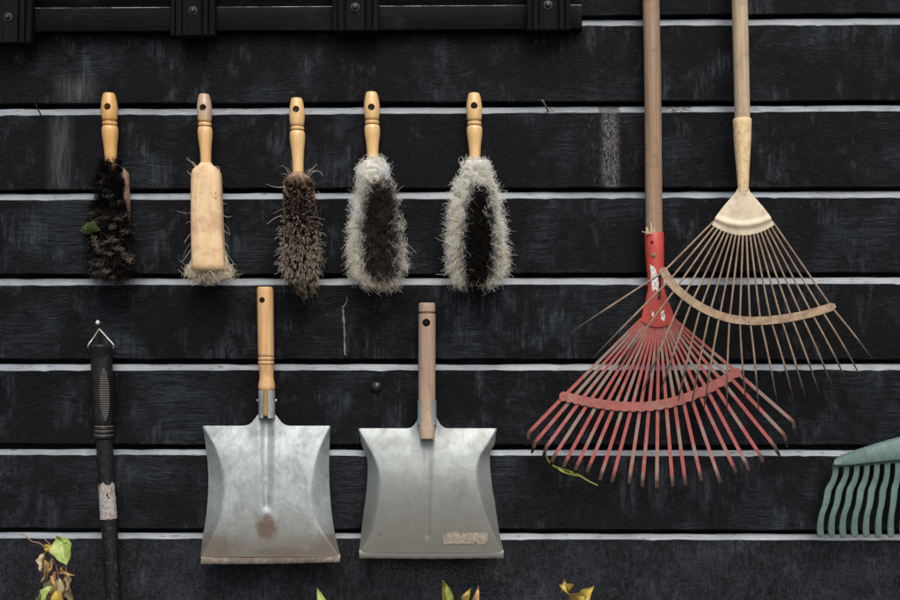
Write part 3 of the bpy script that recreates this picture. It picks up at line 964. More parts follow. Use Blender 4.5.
def jit(c, N, K, a=0.15):
    c = np.array(c)
    return np.clip(c[None, None] * (1 + a * rng.normal(size=(N, 1, 1))), 0.002, 0.97) * np.ones((N, K, 1))

def wisps(items, mat_col, rad=0.00028, Y=-0.02):
    """single stray hairs given as pixel polylines"""
    P, K = [], 8
    for pts in items:
        cv = smooth_curve(pts, K)
        dy = np.linspace(0, 1, K) * random.uniform(-0.02, 0.006)
        P.append(at_np(cv[:, 0], cv[:, 1], Y + dy))
    P = np.array(P)
    return (P, np.full(len(P), rad), jit(mat_col, len(P), K, 0.25))

GB = 'hand brushes hung in a row'
# --- brush 1: matted black with moss
b = thing('hand_brush', 'matted black hand brush with a green moss tuft on its bristles', 'brush', at(109, 93, -0.02), GB)
brush_handle(b, 109, 93, 111, 168, -0.019, -0.02, 'handle_orange', 1.0, 76)
loft('block', [(112, 164, -0.02, 5, 6), (114, 168, -0.02, 10, 8), (115, 173, -0.02, 13.5, 9), (115, 200, -0.02, 15, 9), (114, 250, -0.02, 16, 9), (113, 266, -0.02, 15, 9), (113, 270, -0.02, 11, 7)], M['block_dirty'], b, 28, 3.0)
sil1 = [(158, 103, 117), (166, 100, 118), (174, 97, 119), (185, 95, 121), (200, 92, 124), (215, 88, 129), (232, 85, 133), (250, 85, 136), (262, 85, 136), (272, 87, 132), (279, 93, 130), (284, 102, 124)]
def col1(tx, ty, uu, w, N, K):
    c = jit((0.0065, 0.0062, 0.0065), N, K, 0.3)
    tan = rng.random(N) < np.interp(w, [0, 0.3, 0.6, 1], [0.02, 0.06, 0.13, 0.22])
    t = np.linspace(0, 1, K)[None, :, None]
    c2 = jit((0.15, 0.115, 0.082), N, K, 0.4)
    return np.where(tan[:, None, None], c * (1 - t ** 2) + c2 * t ** 2, c)
ch1 = tuft_brush(sil1, dict(n=8500, block=(160, 268, 14, 110, 112), Yr=-0.031, len=0.038, rad=0.00030, curl=0.010, clump=0.35, nclump=130, stray=0.16, bow=0.4, droop=2, cap0=5, cvar=0.25, colour=col1))
# matted fluff and chaff lying across the hair, in small curled wads
dp, dc = [], []
for w_ in range(62):
    v = 178 + 102 * random.random() ** 0.62
    l, r = rows_at(sil1, v)
    wx = random.uniform(l + 3, r - 3); wa = random.gauss(0, 0.45)
    bright = random.random() ** 1.6 * (0.45 if v < 220 else 1.0)
    for i in range(random.randint(10, 22)):
        cx = wx + random.gauss(0, 2.4); vy = v + random.gauss(0, 1.1)
        a = wa + random.gauss(0, 0.6); ln = random.uniform(1.6, 4.6)
        pts = [(cx - math.cos(a) * ln / 2, vy - math.sin(a) * ln / 2), (cx + random.uniform(-1, 1), vy + random.uniform(-1.4, 1.4)), (cx + math.cos(a) * ln / 2, vy + math.sin(a) * ln / 2)]
        cv = smooth_curve(pts, 5)
        un = max(-0.98, min(0.98, (cx - (l + r) / 2) / ((r - l) / 2)))
        Yv = -0.038 - 0.036 * math.sqrt(max(0.05, 1 - un * un)) * min(1, max(0.1, (286 - vy) / 18)) - 0.003 * random.random()
        dp.append(at_np(cv[:, 0], cv[:, 1], np.full(5, Yv)))
        dc.append(np.ones((5, 3)) * (np.array((0.48, 0.40, 0.31)) * bright * random.uniform(0.5, 1.2) + np.array((0.018, 0.016, 0.015))))
strands('bristles', [ch1, (np.array(dp), np.full(len(dp), 0.00030), np.array(dc))], M['bristle'], b)
mp, mc = [], []
for i in range(420):
    a = random.uniform(0, 6.28); rr = 6.5 * math.sqrt(random.random())
    px, py = 90.5 + rr * math.cos(a) * (1 + 0.25 * math.sin(3 * a)), 228 + rr * 0.95 * math.sin(a) * (1 + 0.3 * math.cos(2 * a + 1))
    h = math.sqrt(max(0.02, 1 - (rr / 6.8) ** 2))
    a2 = random.uniform(0, 6.28)
    p0 = np.array(at(px, py, -0.054 - 0.012 * h)); p1 = np.array(at(px + 1.8 * math.cos(a2) + (px - 90.5) * .25, py + 1.5 * math.sin(a2) - 0.5, -0.060 - 0.016 * h))
    mp.append(np.stack([p0 * (1 - t) + p1 * t for t in (0, 0.35, 0.7, 1)]))
    k = random.uniform(0.5, 1.3)
    base = np.array((0.20, 0.37, 0.10)) if random.random() < 0.65 else np.array((0.52, 0.52, 0.35))
    mc.append(np.ones((4, 3)) * base * k)
strands('moss', [(np.array(mp), np.full(len(mp), 0.0006), np.array(mc))], M['moss'], b)

# --- brush 2: bare back of the block
b = thing('hand_brush', 'hand brush showing its bare pale wooden back, grey weathered handle tip', 'brush', at(204, 94, -0.02), GB)
h2m = mat_wood('varnished_handle_greyed_tip', (0.68, 0.43, 0.19), (0.56, 0.32, 0.11), rough=0.42, grime_amt=0.25, grime=(0.24, 0.13, 0.06), coat=0.15,
               wear=(-0.050, -0.040, (0.40, 0.30, 0.225)))
brush_handle(b, 204, 94, 209, 272, -0.022, -0.052, h2m, 0.9, 73)
blk = loft('block', [(206.0, 163, -0.035, 5.6, 5.6), (206.1, 165.5, -0.035, 7.5, 7), (206.2, 167.5, -0.036, 10.5, 8.5), (206.2, 170, -0.036, 13.2, 9.5), (206.3, 174, -0.037, 14.8, 10), (206.5, 185, -0.038, 15.4, 10), (207.2, 220, -0.043, 16.2, 10.5),
                     (208.4, 255, -0.049, 16.8, 10.5), (208.8, 265, -0.051, 16.9, 10.5), (208.9, 268.5, -0.051, 16.3, 10), (209, 270.5, -0.051, 14.5, 8.5), (209, 271.4, -0.051, 11.5, 6)], M['block_bare'], b, 36, 3.4, 60)
# stamped, worn lettering on the back of the block reads only as dark dents
dv, df = [], []
for i in range(26):
    px = 193.5 + (i % 13) * 2.0 + random.uniform(-.4, .4); py = 193.5 + (i // 13) * 4.2 + random.uniform(-.6, .6)
    if random.random() < 0.25: continue
    Y = -0.0388 - 10 * S * 0.985 - 0.0004
    w_, h_ = random.uniform(0.3, 0.5), random.uniform(0.8, 1.5)
    if abs(px - 206) > 11: continue
    v4 = [at(px - w_, py - h_, Y), at(px + w_, py - h_, Y), at(px + w_, py + h_, Y), at(px - w_, py + h_, Y)]
    k = len(dv); dv += v4; df.append((k, k + 1, k + 2, k + 3))
o = mesh_obj('stamp_marks', dv, df, M['block_dirty'], b, False); solidify(o, 0.0006)
# fringe of bristles behind the block, curling out below
N, K = 1500, 7
px0 = 193 + 32 * rng.random(N); py0 = 250 + 18 * rng.random(N)
side = (px0 - 209) / 16
tx = 209 + side * (16 + 8.5 * rng.random(N)) + rng.normal(size=N) * 3 + 2.5 * np.sin(px0 * 1.7)
ty = 266 + 15 * rng.random(N) ** 0.8 * (1 - 0.3 * side ** 2) + rng.normal(size=N) * 1.2
Yr = np.full(N, -0.044); Yt = -0.018 - 0.045 * rng.random(N)
A = at_np(px0, py0, Yr); C = at_np(tx, ty, Yt); mid = at_np(px0 * 0.3 + tx * 0.7 + side * 2, ty + 4, (Yr + Yt) / 2)
t = np.linspace(0, 1, K)[None, :, None]
path = A[:, None] * (1 - t) ** 2 + 2 * mid[:, None] * t * (1 - t) + C[:, None] * t * t
path += 0.013 * rng.random((N, 1, 1)) ** 1.5 * t * np.sin(rng.random((N, 1, 3)) * 6.28 + (4 + 5 * rng.random((N, 1, 3))) * t)
chA = (path, 0.00046 * (0.7 + 0.6 * rng.random(N)), jit((0.84, 0.78, 0.64), N, K, 0.12))
# the rest of the tufts between block and wall
N = 1600
px0 = 194 + 28 * rng.random(N); py0 = 176 + 84 * rng.random(N)
A = at_np(px0, py0, np.full(N, -0.034)); C = at_np(207.5 + (px0 - 207.5) * 1.05 + rng.normal(size=N) * 1.2, py0 + 4 + rng.normal(size=N) * 2, -0.004 - 0.006 * rng.random(N))
t = np.linspace(0, 1, 4)[None, :, None]
chB = (A[:, None] * (1 - t) + C[:, None] * t, np.full(N, 0.00034), jit((0.45, 0.40, 0.31), N, 4, 0.3))
W = [[(197, 170), (194, 164), (188, 160), (186, 158)], [(196, 168), (195, 163), (191, 161)], [(198, 171), (192, 163), (187, 157)], [(214, 169), (216, 166.5), (219, 167), (219.5, 173)], [(193, 178), (190, 174), (187, 171)],
     [(192, 213), (185, 213), (177, 211)], [(222, 203), (226, 204), (226, 202)], [(223, 215), (227, 217), (232, 216)], [(223, 222), (228, 228), (230, 235)], [(224, 230), (227, 233), (230, 234)], [(223, 240), (227, 245), (229, 247)],
     [(224, 250), (230, 258), (235, 265)], [(225, 248), (229, 262), (234, 268)], [(191, 233), (188, 237), (184, 243)], [(192, 242), (187, 248), (183, 257)], [(192, 222), (188, 222), (186, 224)], [(193, 246), (188, 254), (182, 262)], [(225, 243), (228, 248), (227, 256)]]
strands('bristles', [chA, chB, wisps(W, (0.85, 0.80, 0.70), 0.00036, -0.03)], M['bristle'], b)

# --- brush 3: grey-tipped short stiff bristles
b = thing('hand_brush', 'hand brush with stiff dark bristles fading to worn grey tips', 'brush', at(296.5, 98, -0.02), GB)
brush_handle(b, 296.7, 98, 298.3, 180, -0.019, -0.02, 'handle_gold', 0.93, 80, 12.5)
loft('block', [(298, 172, -0.02, 5, 6), (298.3, 175, -0.02, 8, 7.5), (298.6, 178, -0.02, 12, 8.5), (298.8, 182, -0.02, 15, 9), (299, 190, -0.02, 16, 9), (299.5, 230, -0.02, 16, 9), (300, 272, -0.02, 16, 9), (300, 276, -0.02, 12, 7)], M['block_dirty'], b, 30, 3.2)
sil3 = [(180, 288, 311), (186, 285, 313), (200, 283.5, 316), (215, 281, 317.5), (232, 280, 319), (250, 279, 321), (262, 279, 321), (272, 281, 320), (281, 283, 319), (288, 293, 317), (294, 298, 315), (300, 302, 312)]
def col3(tx, ty, uu, w, N, K):
    t = np.linspace(0, 1, K)[None, :, None]
    tipc = np.where((rng.random(N) < np.interp(w, [0, 0.25, 0.6, 1], [0.30, 0.42, 0.85, 0.7]))[:, None, None], jit((0.66, 0.58, 0.47), N, K, 0.3), jit((0.030, 0.020, 0.014), N, K, 0.3))
    low = np.interp(w, [0.8, 0.95], [0, 1])[:, None, None]
    tipc = tipc * (1 - low) + jit((0.22, 0.165, 0.105), N, K, 0.3) * low
    root = jit((0.012, 0.008, 0.006), N, K, 0.2)
    s = np.clip((t - 0.66) / 0.28, 0, 1)
    return root * (1 - s) + tipc * s
ch3 = tuft_brush(sil3, dict(n=5200, block=(183, 284, 15, 299, 301), Yr=-0.031, len=0.036, rad=0.00052, curl=0.0022, clump=0.62, nclump=330, stray=0.16, bow=0.5, droop=0, cap0=8, dmin=0.5, colour=col3))
# fuzzy worn roots at the neck
N = 420; K = 5
px0 = 286 + 26 * rng.random(N); py0 = 178 + 6 * rng.random(N)
A = at_np(px0, py0, np.full(N, -0.030)); C = at_np(px0 + rng.normal(size=N) * 2.6, py0 + rng.normal(size=N) * 2.4 - 0.8, -0.034 - 0.012 * rng.random(N))
t = np.linspace(0, 1, K)[None, :, None]
path = A[:, None] * (1 - t) + C[:, None] * t + 0.002 * t * np.sin(rng.random((N, 1, 3)) * 6.28 + 6 * t)
chF = (path, np.full(N, 0.0003), jit((0.36, 0.26, 0.17), N, K, 0.3))
W = [[(290, 178), (288, 172), (284, 166), (281, 166)], [(289, 177), (286, 174), (281, 174)], [(291, 176), (289, 170), (287, 167)], [(306, 178), (308, 172), (313, 168), (317, 164)], [(308, 178), (313, 172), (319, 171), (323, 176)],
     [(307, 177), (311, 171), (316, 171)], [(304, 176), (306, 171), (312, 169)], [(285, 187), (275, 187), (266, 184)], [(291, 173), (291, 166), (291, 160)], [(283, 215), (275, 218), (267, 224)], [(282, 238), (277, 237), (274, 239)],
     [(317, 217), (322, 219), (325, 219)], [(318, 232), (323, 233), (326, 236)], [(318, 238), (322, 242), (328, 243)], [(283, 208), (276, 212), (271, 214)], [(281, 253), (276, 255), (273, 256)], [(318, 255), (322, 262), (325, 269)], [(318, 197), (320, 193), (317, 191)]]
strands('bristles', [ch3, chF, wisps(W, (0.78, 0.70, 0.60), 0.00036, -0.035)], M['bristle'], b)

# --- brushes 4 and 5: white fringe round a dark centre
def white_dark(dark, dcol, dvar, fuzz, wave_=False):
    def f(tx, ty, uu, w, N, K):
        dl, dr = rows_at(dark, ty)
        jx = rng.normal(size=N) * fuzz
        ind = (tx + jx > dl) & (tx + jx < dr) & (ty + rng.normal(size=N) * fuzz > dark[0][0]) & (ty + rng.normal(size=N) * fuzz < dark[-1][0])
        g = np.interp(w, [0, 0.45, 0.85, 1], [0, 0.12, 0.55, 0.8])[:, None, None] * (0.55 + 0.45 * (1 - np.clip(np.abs(uu), 0, 1)))[:, None, None]
        t = np.linspace(0, 1, K)[None, :, None]
        wh = jit((0.965, 0.955, 0.885), N, K, 0.015) * (1 - g) + jit((0.80, 0.74, 0.61), N, K, 0.2) * g
        dk = jit(dcol, N, K, dvar)
        if wave_:
            from mathutils import noise
            kk = np.array([0.95 + 1.1 * noise.noise(Vector((a_ / 7.0, b_ / 3.6 + 1.4 * math.sin(a_ / 5.0), 0.3))) for a_, b_ in zip(tx, ty)])
            dk = dk * np.clip(kk, 0.25, 2.2)[:, None, None]
        return np.where(ind[:, None, None], dk, wh)
    return f
b = thing('hand_brush', 'white fringed hand brush with matted brown-grey wavy centre, left of the other white one', 'brush', at(371.5, 92, -0.02), GB)
brush_handle(b, 371.5, 92, 373, 170, -0.019, -0.02, 'handle_gold', 0.95, 72, 16.5)
loft('block', [(372.5, 158, -0.02, 6, 6), (372.8, 166, -0.02, 9, 8), (373, 172, -0.02, 14, 9), (374, 200, -0.02, 17, 9), (376, 250, -0.02, 18, 9), (377, 272, -0.02, 17, 9), (377, 276, -0.02, 12, 7)], M['block_grey'], b, 28, 3.0)
sil4 = [(158, 365, 380), (164, 362.5, 383), (172, 360, 386), (182, 358, 390), (192, 355, 394), (205, 352, 397), (220, 351, 399), (240, 349.5, 401.5), (256, 348, 404), (266, 349, 405), (276, 352, 403), (283, 359, 398), (289, 370, 388)]
dark4 = [(181, 370, 388), (192, 367, 393), (210, 362, 397), (235, 360, 398), (255, 360, 400), (270, 362, 400), (281, 369, 394)]
strands('bristles', [tuft_brush(sil4, dict(n=7200, edge=0.35, block=(162, 276, 15, 373, 377), Yr=-0.031, len=0.040, rad=0.00034, curl=0.011, clump=0.55, nclump=85, cy=2.2, stray=0.07, bow=0.45, droop=1, cap0=7, pow=4.5, cvar=0.06, colour=white_dark(dark4, (0.072, 0.059, 0.050), 0.4, 2.0, True))), tuft_brush(sil4, dict(n=3500, edge=0.35, block=(162, 276, 15, 373, 377), Yr=-0.031, len=0.029, rad=0.00034, curl=0.011, clump=0, nclump=85, cy=2.2, stray=0, bow=0.45, droop=1, cap0=7, pow=4.5, cvar=0.06, colour=white_dark(dark4, (0.075, 0.062, 0.053), 0.45, 1.2))), felt(sil4, dict(Yr=-0.031, len=0.042, cap0=7, pow=4.5, felt_k=0.97), white_dark(dark4, (0.066, 0.054, 0.046), 0.2, 1.6, True), 0.66, lump=0.20, ls=130)], M['bristle'], b)

b = thing('hand_brush', 'white fringed hand brush with soft sooty black centre, rightmost of the row', 'brush', at(474, 93, -0.02), GB)
brush_handle(b, 474, 93, 475, 168, -0.019, -0.02, 'handle_gold', 0.95, 70, 14)
loft('block', [(474.5, 158, -0.02, 6, 6), (474.8, 166, -0.02, 9, 8), (475, 172, -0.02, 14, 9), (476, 200, -0.02, 17, 9), (477, 250, -0.02, 18, 9), (477, 272, -0.02, 17, 9), (477, 276, -0.02, 12, 7)], M['block_grey'], b, 28, 3.0)
sil5 = [(158, 467, 482), (163, 464.5, 486), (172, 461, 490), (182, 458, 494), (192, 454, 497), (205, 449.5, 500), (222, 448.5, 503), (240, 447.5, 506.5), (256, 448, 507), (268, 448.5, 507), (278, 451, 504), (284, 455, 497), (288, 460, 488)]
dark5 = [(184, 471, 487), (196, 468, 491), (215, 465, 494), (235, 462, 497), (255, 460, 498), (270, 461, 497), (279, 465, 492), (288, 470, 478)]
strands('bristles', [tuft_brush(sil5, dict(n=7200, edge=0.35, block=(162, 276, 15, 475, 477), Yr=-0.031, len=0.040, rad=0.00034, curl=0.010, clump=0.45, nclump=120, stray=0.08, bow=0.45, droop=1, cap0=7, pow=4.5, cvar=0.05, colour=white_dark(dark5, (0.022, 0.019, 0.018), 0.5, 3.0))), tuft_brush(sil5, dict(n=3500, edge=0.35, block=(162, 276, 15, 475, 477), Yr=-0.031, len=0.029, rad=0.00034, curl=0.010, clump=0, nclump=120, stray=0, bow=0.45, droop=1, cap0=7, pow=4.5, cvar=0.05, colour=white_dark(dark5, (0.022, 0.019, 0.018), 0.5, 3.0))), felt(sil5, dict(Yr=-0.031, len=0.042, cap0=7, pow=4.5, felt_k=0.97), white_dark(dark5, (0.019, 0.0165, 0.0155), 0.25, 2.4), 0.66, lump=0.20, ls=150)], M['bristle'], b)

# ------------------------------------------------------------------ dustpans
def pan_blade(root, Lo, Lc, Rc, Ro, top_y, bot_y, xc, sock_r, sock_top, ridge, mat, Yprof, flange, thick=0.0011, shoulder=4.2):
    """Lo/Lc/Rc/Ro: outer edges and creases as [(px,py)...] sampled by height; pressed sheet with folded sides"""
    nv, ncol = 56, 79
    yp_s = smooth_curve(Yprof, 120)
    V, F = [], []
    def xa(tab, py):
        return float(np.interp(py, [p[1] for p in tab], [p[0] for p in tab]))
    def sm(tab):
        c = smooth_curve(tab, 80)
        c = c[np.argsort(c[:, 1])]
        return [tuple(p) for p in c]
    Lo, Lc, Rc, Ro = map(sm, (Lo, Lc, Rc, Ro))
    cu = np.concatenate([np.linspace(-1, -0.72, 16), np.linspace(-0.70, -0.13, 16), np.linspace(-0.12, 0.12, 15), np.linspace(0.13, 0.70, 16), np.linspace(0.72, 1, 16)])
    for i in range(nv):
        v = i / (nv - 1)
        v = v ** 1.15
        for u in cu:
            # top line rises to the socket near the middle
            pyb = top_y + (bot_y - top_y) * v
            crn = max(0, (abs(u) - 0.84) / 0.16) ** 2.0 * 4.5 * (1 - v) ** 10
            pyb += crn
            lo, lc, rc, ro = xa(Lo, pyb), xa(Lc, pyb), xa(Rc, pyb), xa(Ro, pyb)
            if u < -0.71:
                k = (u + 1) / 0.29; px = lo + (lc - lo) * k; fl = 1 - k
            elif u > 0.71:
                k = (1 - u) / 0.29; px = ro + (rc - ro) * k; fl = 1 - k
            else:
                k = (u + 0.71) / 1.42; px = lc + (rc - lc) * k; fl = 0
            if abs(u) <= 0.71:
                # pull the middle columns in to the ridge axis
                px = px + (xc - (lc + rc) / 2) * (1 - abs(u) / 0.71)
            px -= math.copysign(3.4 * max(0, (abs(u) - 0.90) / 0.10) ** 2 * (1 - v) ** 26, u)
            dx = abs(px - xc)
            neck = math.exp(-max(0, dx - sock_r * 0.72) ** 2 / (2 * shoulder ** 2))
            py = pyb + (sock_top - top_y) * neck * (1 - v) ** 9
            Y = float(np.interp(v, yp_s[:, 0], yp_s[:, 1]))
            wfl = (lc - lo) if u < 0 else (ro - rc)
            soft = fl
            e = 0.09
            soft = fl - e * (1 - math.exp(-fl / e)) if fl > 0 else 0
            Y += soft * flange * min(1.0, wfl / 12)
            # slight dish towards the crease
            if fl == 0:
                Y -= 0.0016 * (1 - (abs(u) / 0.71) ** 4)
            # stiffening ridge running down from the socket
            rl, rw0, rw1, rh = ridge
            rr = rw0 + (rw1 - rw0) * min(1, v / rl)
            endc = 1.0 if v < rl else math.sqrt(max(0, 1 - ((v - rl) * (bot_y - top_y) / (rr * 1.0)) ** 2))
            if dx < rr * 1.5:
                hgt = math.cos(min(1, dx / (rr * 1.5)) * math.pi / 2) ** 2
                Y += (rh + 0.006 * math.exp(-v / 0.07)) * hgt * endc
            V.append(at(px, py, Y))
    nc = len(cu)
    for i in range(nv - 1):
        for k in range(nc - 1):
            a = i * nc + k
            F.append((a, a + 1, a + nc + 1, a + nc))
    o = mesh_obj('blade', V, F, mat, root, True, 60)
    solidify(o, thick, 0, 60)
    return o

# --- pan 1
GP = 'galvanised dustpans'
d1 = thing('dustpan', 'galvanised dustpan with rusty patch below its ridge and varnished ringed handle', 'dustpan', at(265, 288, -0.02), GP)
oz = ORI[d1.name]
def rel(px, py, Y=-0.045):
    p = at(px, py, Y) - oz
    return p
p_r = rel(267, 527); p_h = rel(267, 555)
galv1 = m_galv('galvanised_rusty', (0.275, 0.315, 0.312), (0.19, 0.21, 0.20),
               [(p_r.x, p_r.z, 0.020, 0.022, 1.0), (rel(215, 545).x, rel(215, 545).z, 0.03, 0.022, 0.6), (rel(330, 545).x, rel(330, 545).z, 0.03, 0.02, 0.6), (rel(285, 552).x, rel(285, 552).z, 0.05, 0.008, 0.6)],
               (rel(267, 560).z, rel(267, 495).z, (0.122, 0.104, 0.080), 0.85))
pan_blade(d1,
          [(202, 427), (206.5, 450), (208.7, 479), (207, 511), (203, 538), (201, 556)],
          [(204, 427), (218, 452), (226, 485), (223, 514), (214, 535), (202.5, 556)],
          [(329, 427), (317.5, 453), (310, 487), (313, 517), (326, 538), (338.5, 556)],
          [(331, 427), (329, 453), (329, 479), (331, 509), (334.5, 533), (340, 556)],
          426, 557, 266.8, 8.0, 413, (0.60, 6.2, 5.0, 0.0052), galv1,
          [(0, -0.017), (0.08, -0.024), (0.25, -0.036), (0.5, -0.045), (0.8, -0.049), (1, -0.048)], 0.030, shoulder=5.6)
# rusty hem along the front lip
q = NT('rusty_hem')
n1 = q.noise(130, 6, 0.75)
c = q.mix(q.ramp(n1, 0.36, 0.66), (0.235, 0.21, 0.175), (0.115, 0.075, 0.05))
c = q.mix(q.mth('MULTIPLY', q.ramp(q.noise(45, 5, 0.7), 0.45, 0.6), 0.75), c, (0.10, 0.08, 0.062))
q.bump(n1, 0.5, 0.001)
hem_m = q.done(c, 0.6, 0.25, 0.4)
def hem(root, x0, x1, ya, yb_, Y, mat, hgt):
    pts = smooth_curve([(x0, ya), ((x0 + x1) / 2, (ya + yb_) / 2 + 0.6), (x1, yb_)], 30)
    V, F = [], []
    n = 12
    for (px, py) in pts:
        c = at(px, py, Y)
        for k in range(n):
            an = 2 * math.pi * k / n
            wob_ = 1 + 0.05 * math.sin(px * 0.9)
            V.append(c + Vector((0, 0.0017 * math.cos(an), hgt * S / 2 * math.sin(an) * wob_)))
    for i in range(len(pts) - 1):
        for k in range(n):
            F.append((i * n + k, i * n + (k + 1) % n, (i + 1) * n + (k + 1) % n, (i + 1) * n + k))
    F.append(tuple(range(n))); F.append(tuple(range((len(pts) - 1) * n, len(pts) * n)))
    return mesh_obj('rolled_lip', V, F, mat, root, True, 50)
hem(d1, 201.2, 340.2, 560.5, 558.5, -0.0475, hem_m, 7.5)
# handle
ph = [(257.9 + 7.2, 287, 6.6), (265.1, 287.6, 7.6), (265.1, 289, 8.1), (265.2, 292, 8.3), (265.6, 320, 8.2), (266.0, 354, 8.0)]
rows = [(x, y, -0.0205, r, r) for (x, y, r) in ph]
for gy in (356.5, 360.6, 364.7):
    rows += [(266.2, gy - 0.9, -0.0205, 8.0, 8.0), (266.2, gy - 0.3, -0.0205, 7.4, 7.4), (266.2, gy + 0.3, -0.0205, 7.4, 7.4), (266.2, gy + 0.9, -0.0205, 8.0, 8.0)]
rows += [(266.4, 369, -0.0205, 7.4, 7.4), (266.5, 374, -0.0205, 7.0, 7.0), (266.6, 379, -0.0205, 7.2, 7.2), (266.7, 384, -0.0205, 8.2, 8.2), (266.7, 387, -0.0205, 8.4, 8.4), (266.7, 389.5, -0.0205, 8.2, 8.2), (266.7, 390.3, -0.0205, 7.4, 7.4), (266.8, 414, -0.0205, 6.6, 6.6), (266.8, 416, -0.0205, 5, 5)]
h = loft('handle', rows, M['pan_handle_gold'], d1, 32, sharp=50)
cut_hole(h, at(263.2, 300.5, -0.0205), 2.9 * S, sharp=50)
for gy in (356.5, 360.6, 364.7):
    ring = loft('burnt_ring', [(266.2, gy - 0.55, -0.0205, 7.5, 7.5), (266.2, gy - 0.35, -0.0205, 7.75, 7.75), (266.2, gy + 0.35, -0.0205, 7.75, 7.75), (266.2, gy + 0.55, -0.0205, 7.5, 7.5)], M['groove'], h, 32, sharp=50)
so = loft('socket', [(266.7, 390.6, -0.0205, 8.0, 8.0), (266.8, 402, -0.0205, 7.9, 7.9), (266.8, 412, -0.0205, 7.9, 7.9), (266.8, 418, -0.0215, 8.0, 8.0)], galv1, d1, 40, a0=math.radians(-72), a1=math.radians(252))
solidify(so, 0.0012)
for px in (258.2, 275.6):
    tube('rivet', [at(px, 400.5, -0.0205) + Vector((-0.0022 if px < 260 else 0.0022, 0, 0)), at(px, 400.5, -0.0205)], [0.0022, 0.0026], M['steel'], d1, 10)

# --- pan 2
d2 = thing('dustpan', 'plain galvanised dustpan with a torn paper sticker and greyed wooden handle', 'dustpan', at(427, 303, -0.02), GP)
oz = ORI[d2.name]
galv2 = m_galv('galvanised_plain', (0.215, 0.245, 0.236), (0.18, 0.196, 0.184),
               [(rel(381, 534).x, rel(381, 534).z, 0.0032, 0.0036, 0.8)], (rel(430, 545).z, rel(430, 445).z, (0.125, 0.12, 0.098), 0.82), 0.3)
pan_blade(d2,
          [(358.2, 430), (361.5, 444), (367.5, 460), (367.2, 487), (363.2, 518), (360, 546), (359, 552)],
          [(359.5, 430), (369, 447), (377, 463), (380.5, 482), (377, 513), (370.5, 537), (361, 552)],
          [(495.5, 430), (485.7, 446), (478, 459), (475.4, 477), (479, 498), (487, 521), (497, 543), (502, 552)],
          [(497, 430), (494.8, 443), (489.8, 454), (491, 480), (495, 505.5), (498.6, 531), (502.5, 548), (503.3, 552)],
          428.5, 553, 427.5, 8.5, 415, (0.86, 6.2, 2.4, 0.0022), galv2,
          [(0, -0.018), (0.1, -0.028), (0.25, -0.039), (0.45, -0.047), (0.8, -0.0475), (1, -0.046)], 0.030)
hem(d2, 359.3, 503.6, 554.5, 554.5, -0.0455, galv2, 7.5)
Yh = -0.0215
rows = [(427, 303, Yh, 7.2, 7.2), (427, 303.6, Yh, 8.0, 8.0), (427, 306, Yh, 8.3, 8.3), (427, 311.6, Yh, 8.4, 8.4), (427, 312.3, Yh, 7.5, 7.5), (427, 313.8, Yh, 7.5, 7.5), (427, 314.5, Yh, 8.5, 8.5),
        (427, 340, Yh, 8.5, 8.5), (426.9, 380, Yh, 8.5, 8.5), (426.9, 405, Yh, 8.4, 8.4), (426.9, 418, Yh - 0.005, 8.2, 8.2), (426.9, 426, Yh - 0.012, 8.0, 8.0), (426.9, 432, Yh - 0.017, 7.7, 7.2), (426.9, 438.5, Yh - 0.021, 7.4, 6.5)]
h = loft('handle', rows, M['pan_handle_grey'], d2, 32, sharp=50)
cut_hole(h, at(426.6, 323, Yh), 3.9 * S, sharp=50)
loft('burnt_ring', [(427, 312.3, Yh, 7.6, 7.6), (427, 312.6, Yh, 7.9, 7.9), (427, 313.6, Yh, 7.9, 7.9), (427, 313.9, Yh, 7.6, 7.6)], M['groove'], h, 32)
so = loft('socket', [(427, 400, Yh, 9.1, 9.1), (427, 410, Yh - 0.001, 9.1, 9.1), (427, 418, Yh - 0.004, 9.2, 9.2), (427, 425, Yh - 0.008, 9.6, 9.2)], galv2, d2, 40, a0=math.radians(-54), a1=math.radians(234))
solidify(so, 0.0012)
# torn sticker, follows the blade
V, F = [], []
nx_, nz_ = 22, 6
for j in range(nz_):
    for i in range(nx_):
        u, v = i / (nx_ - 1), j / (nz_ - 1)
        px = 442.8 + 45 * u + (random.uniform(-0.8, 0.8) if i in (0, nx_ - 1) else 0)
        py = 532.6 + 11.4 * v + (random.uniform(-0.5, 0.5) if j in (0, nz_ - 1) else 0)
        V.append((px, py))
bl = [c for c in d2.children if c.name.startswith('blade')][0]
from mathutils.bvhtree import BVHTree
bvh = BVHTree.FromPolygons([v.co + oz for v in bl.data.vertices], [tuple(p.vertices) for p in bl.data.polygons])
def on_blade(px, py, off):
    p = at(px, py, 0); d = (p - CAM).normalized()
    hit = bvh.ray_cast(CAM, d)
    return hit[0] + Vector((0, -off, 0))
V3 = [on_blade(px, py, 0.0008) for (px, py) in V]
for j in range(nz_ - 1):
    for i in range(nx_ - 1):
        if (i, j) in ((0, 0), (8, 0), (nx_ - 2, nz_ - 2), (15, nz_ - 2), (1, 0)): continue
        a = j * nx_ + i
        F.append((a, a + 1, a + nx_ + 1, a + nx_))
st = mesh_obj('sticker', V3, F, M['paper'], d2, True)
solidify(st, 0.0003)
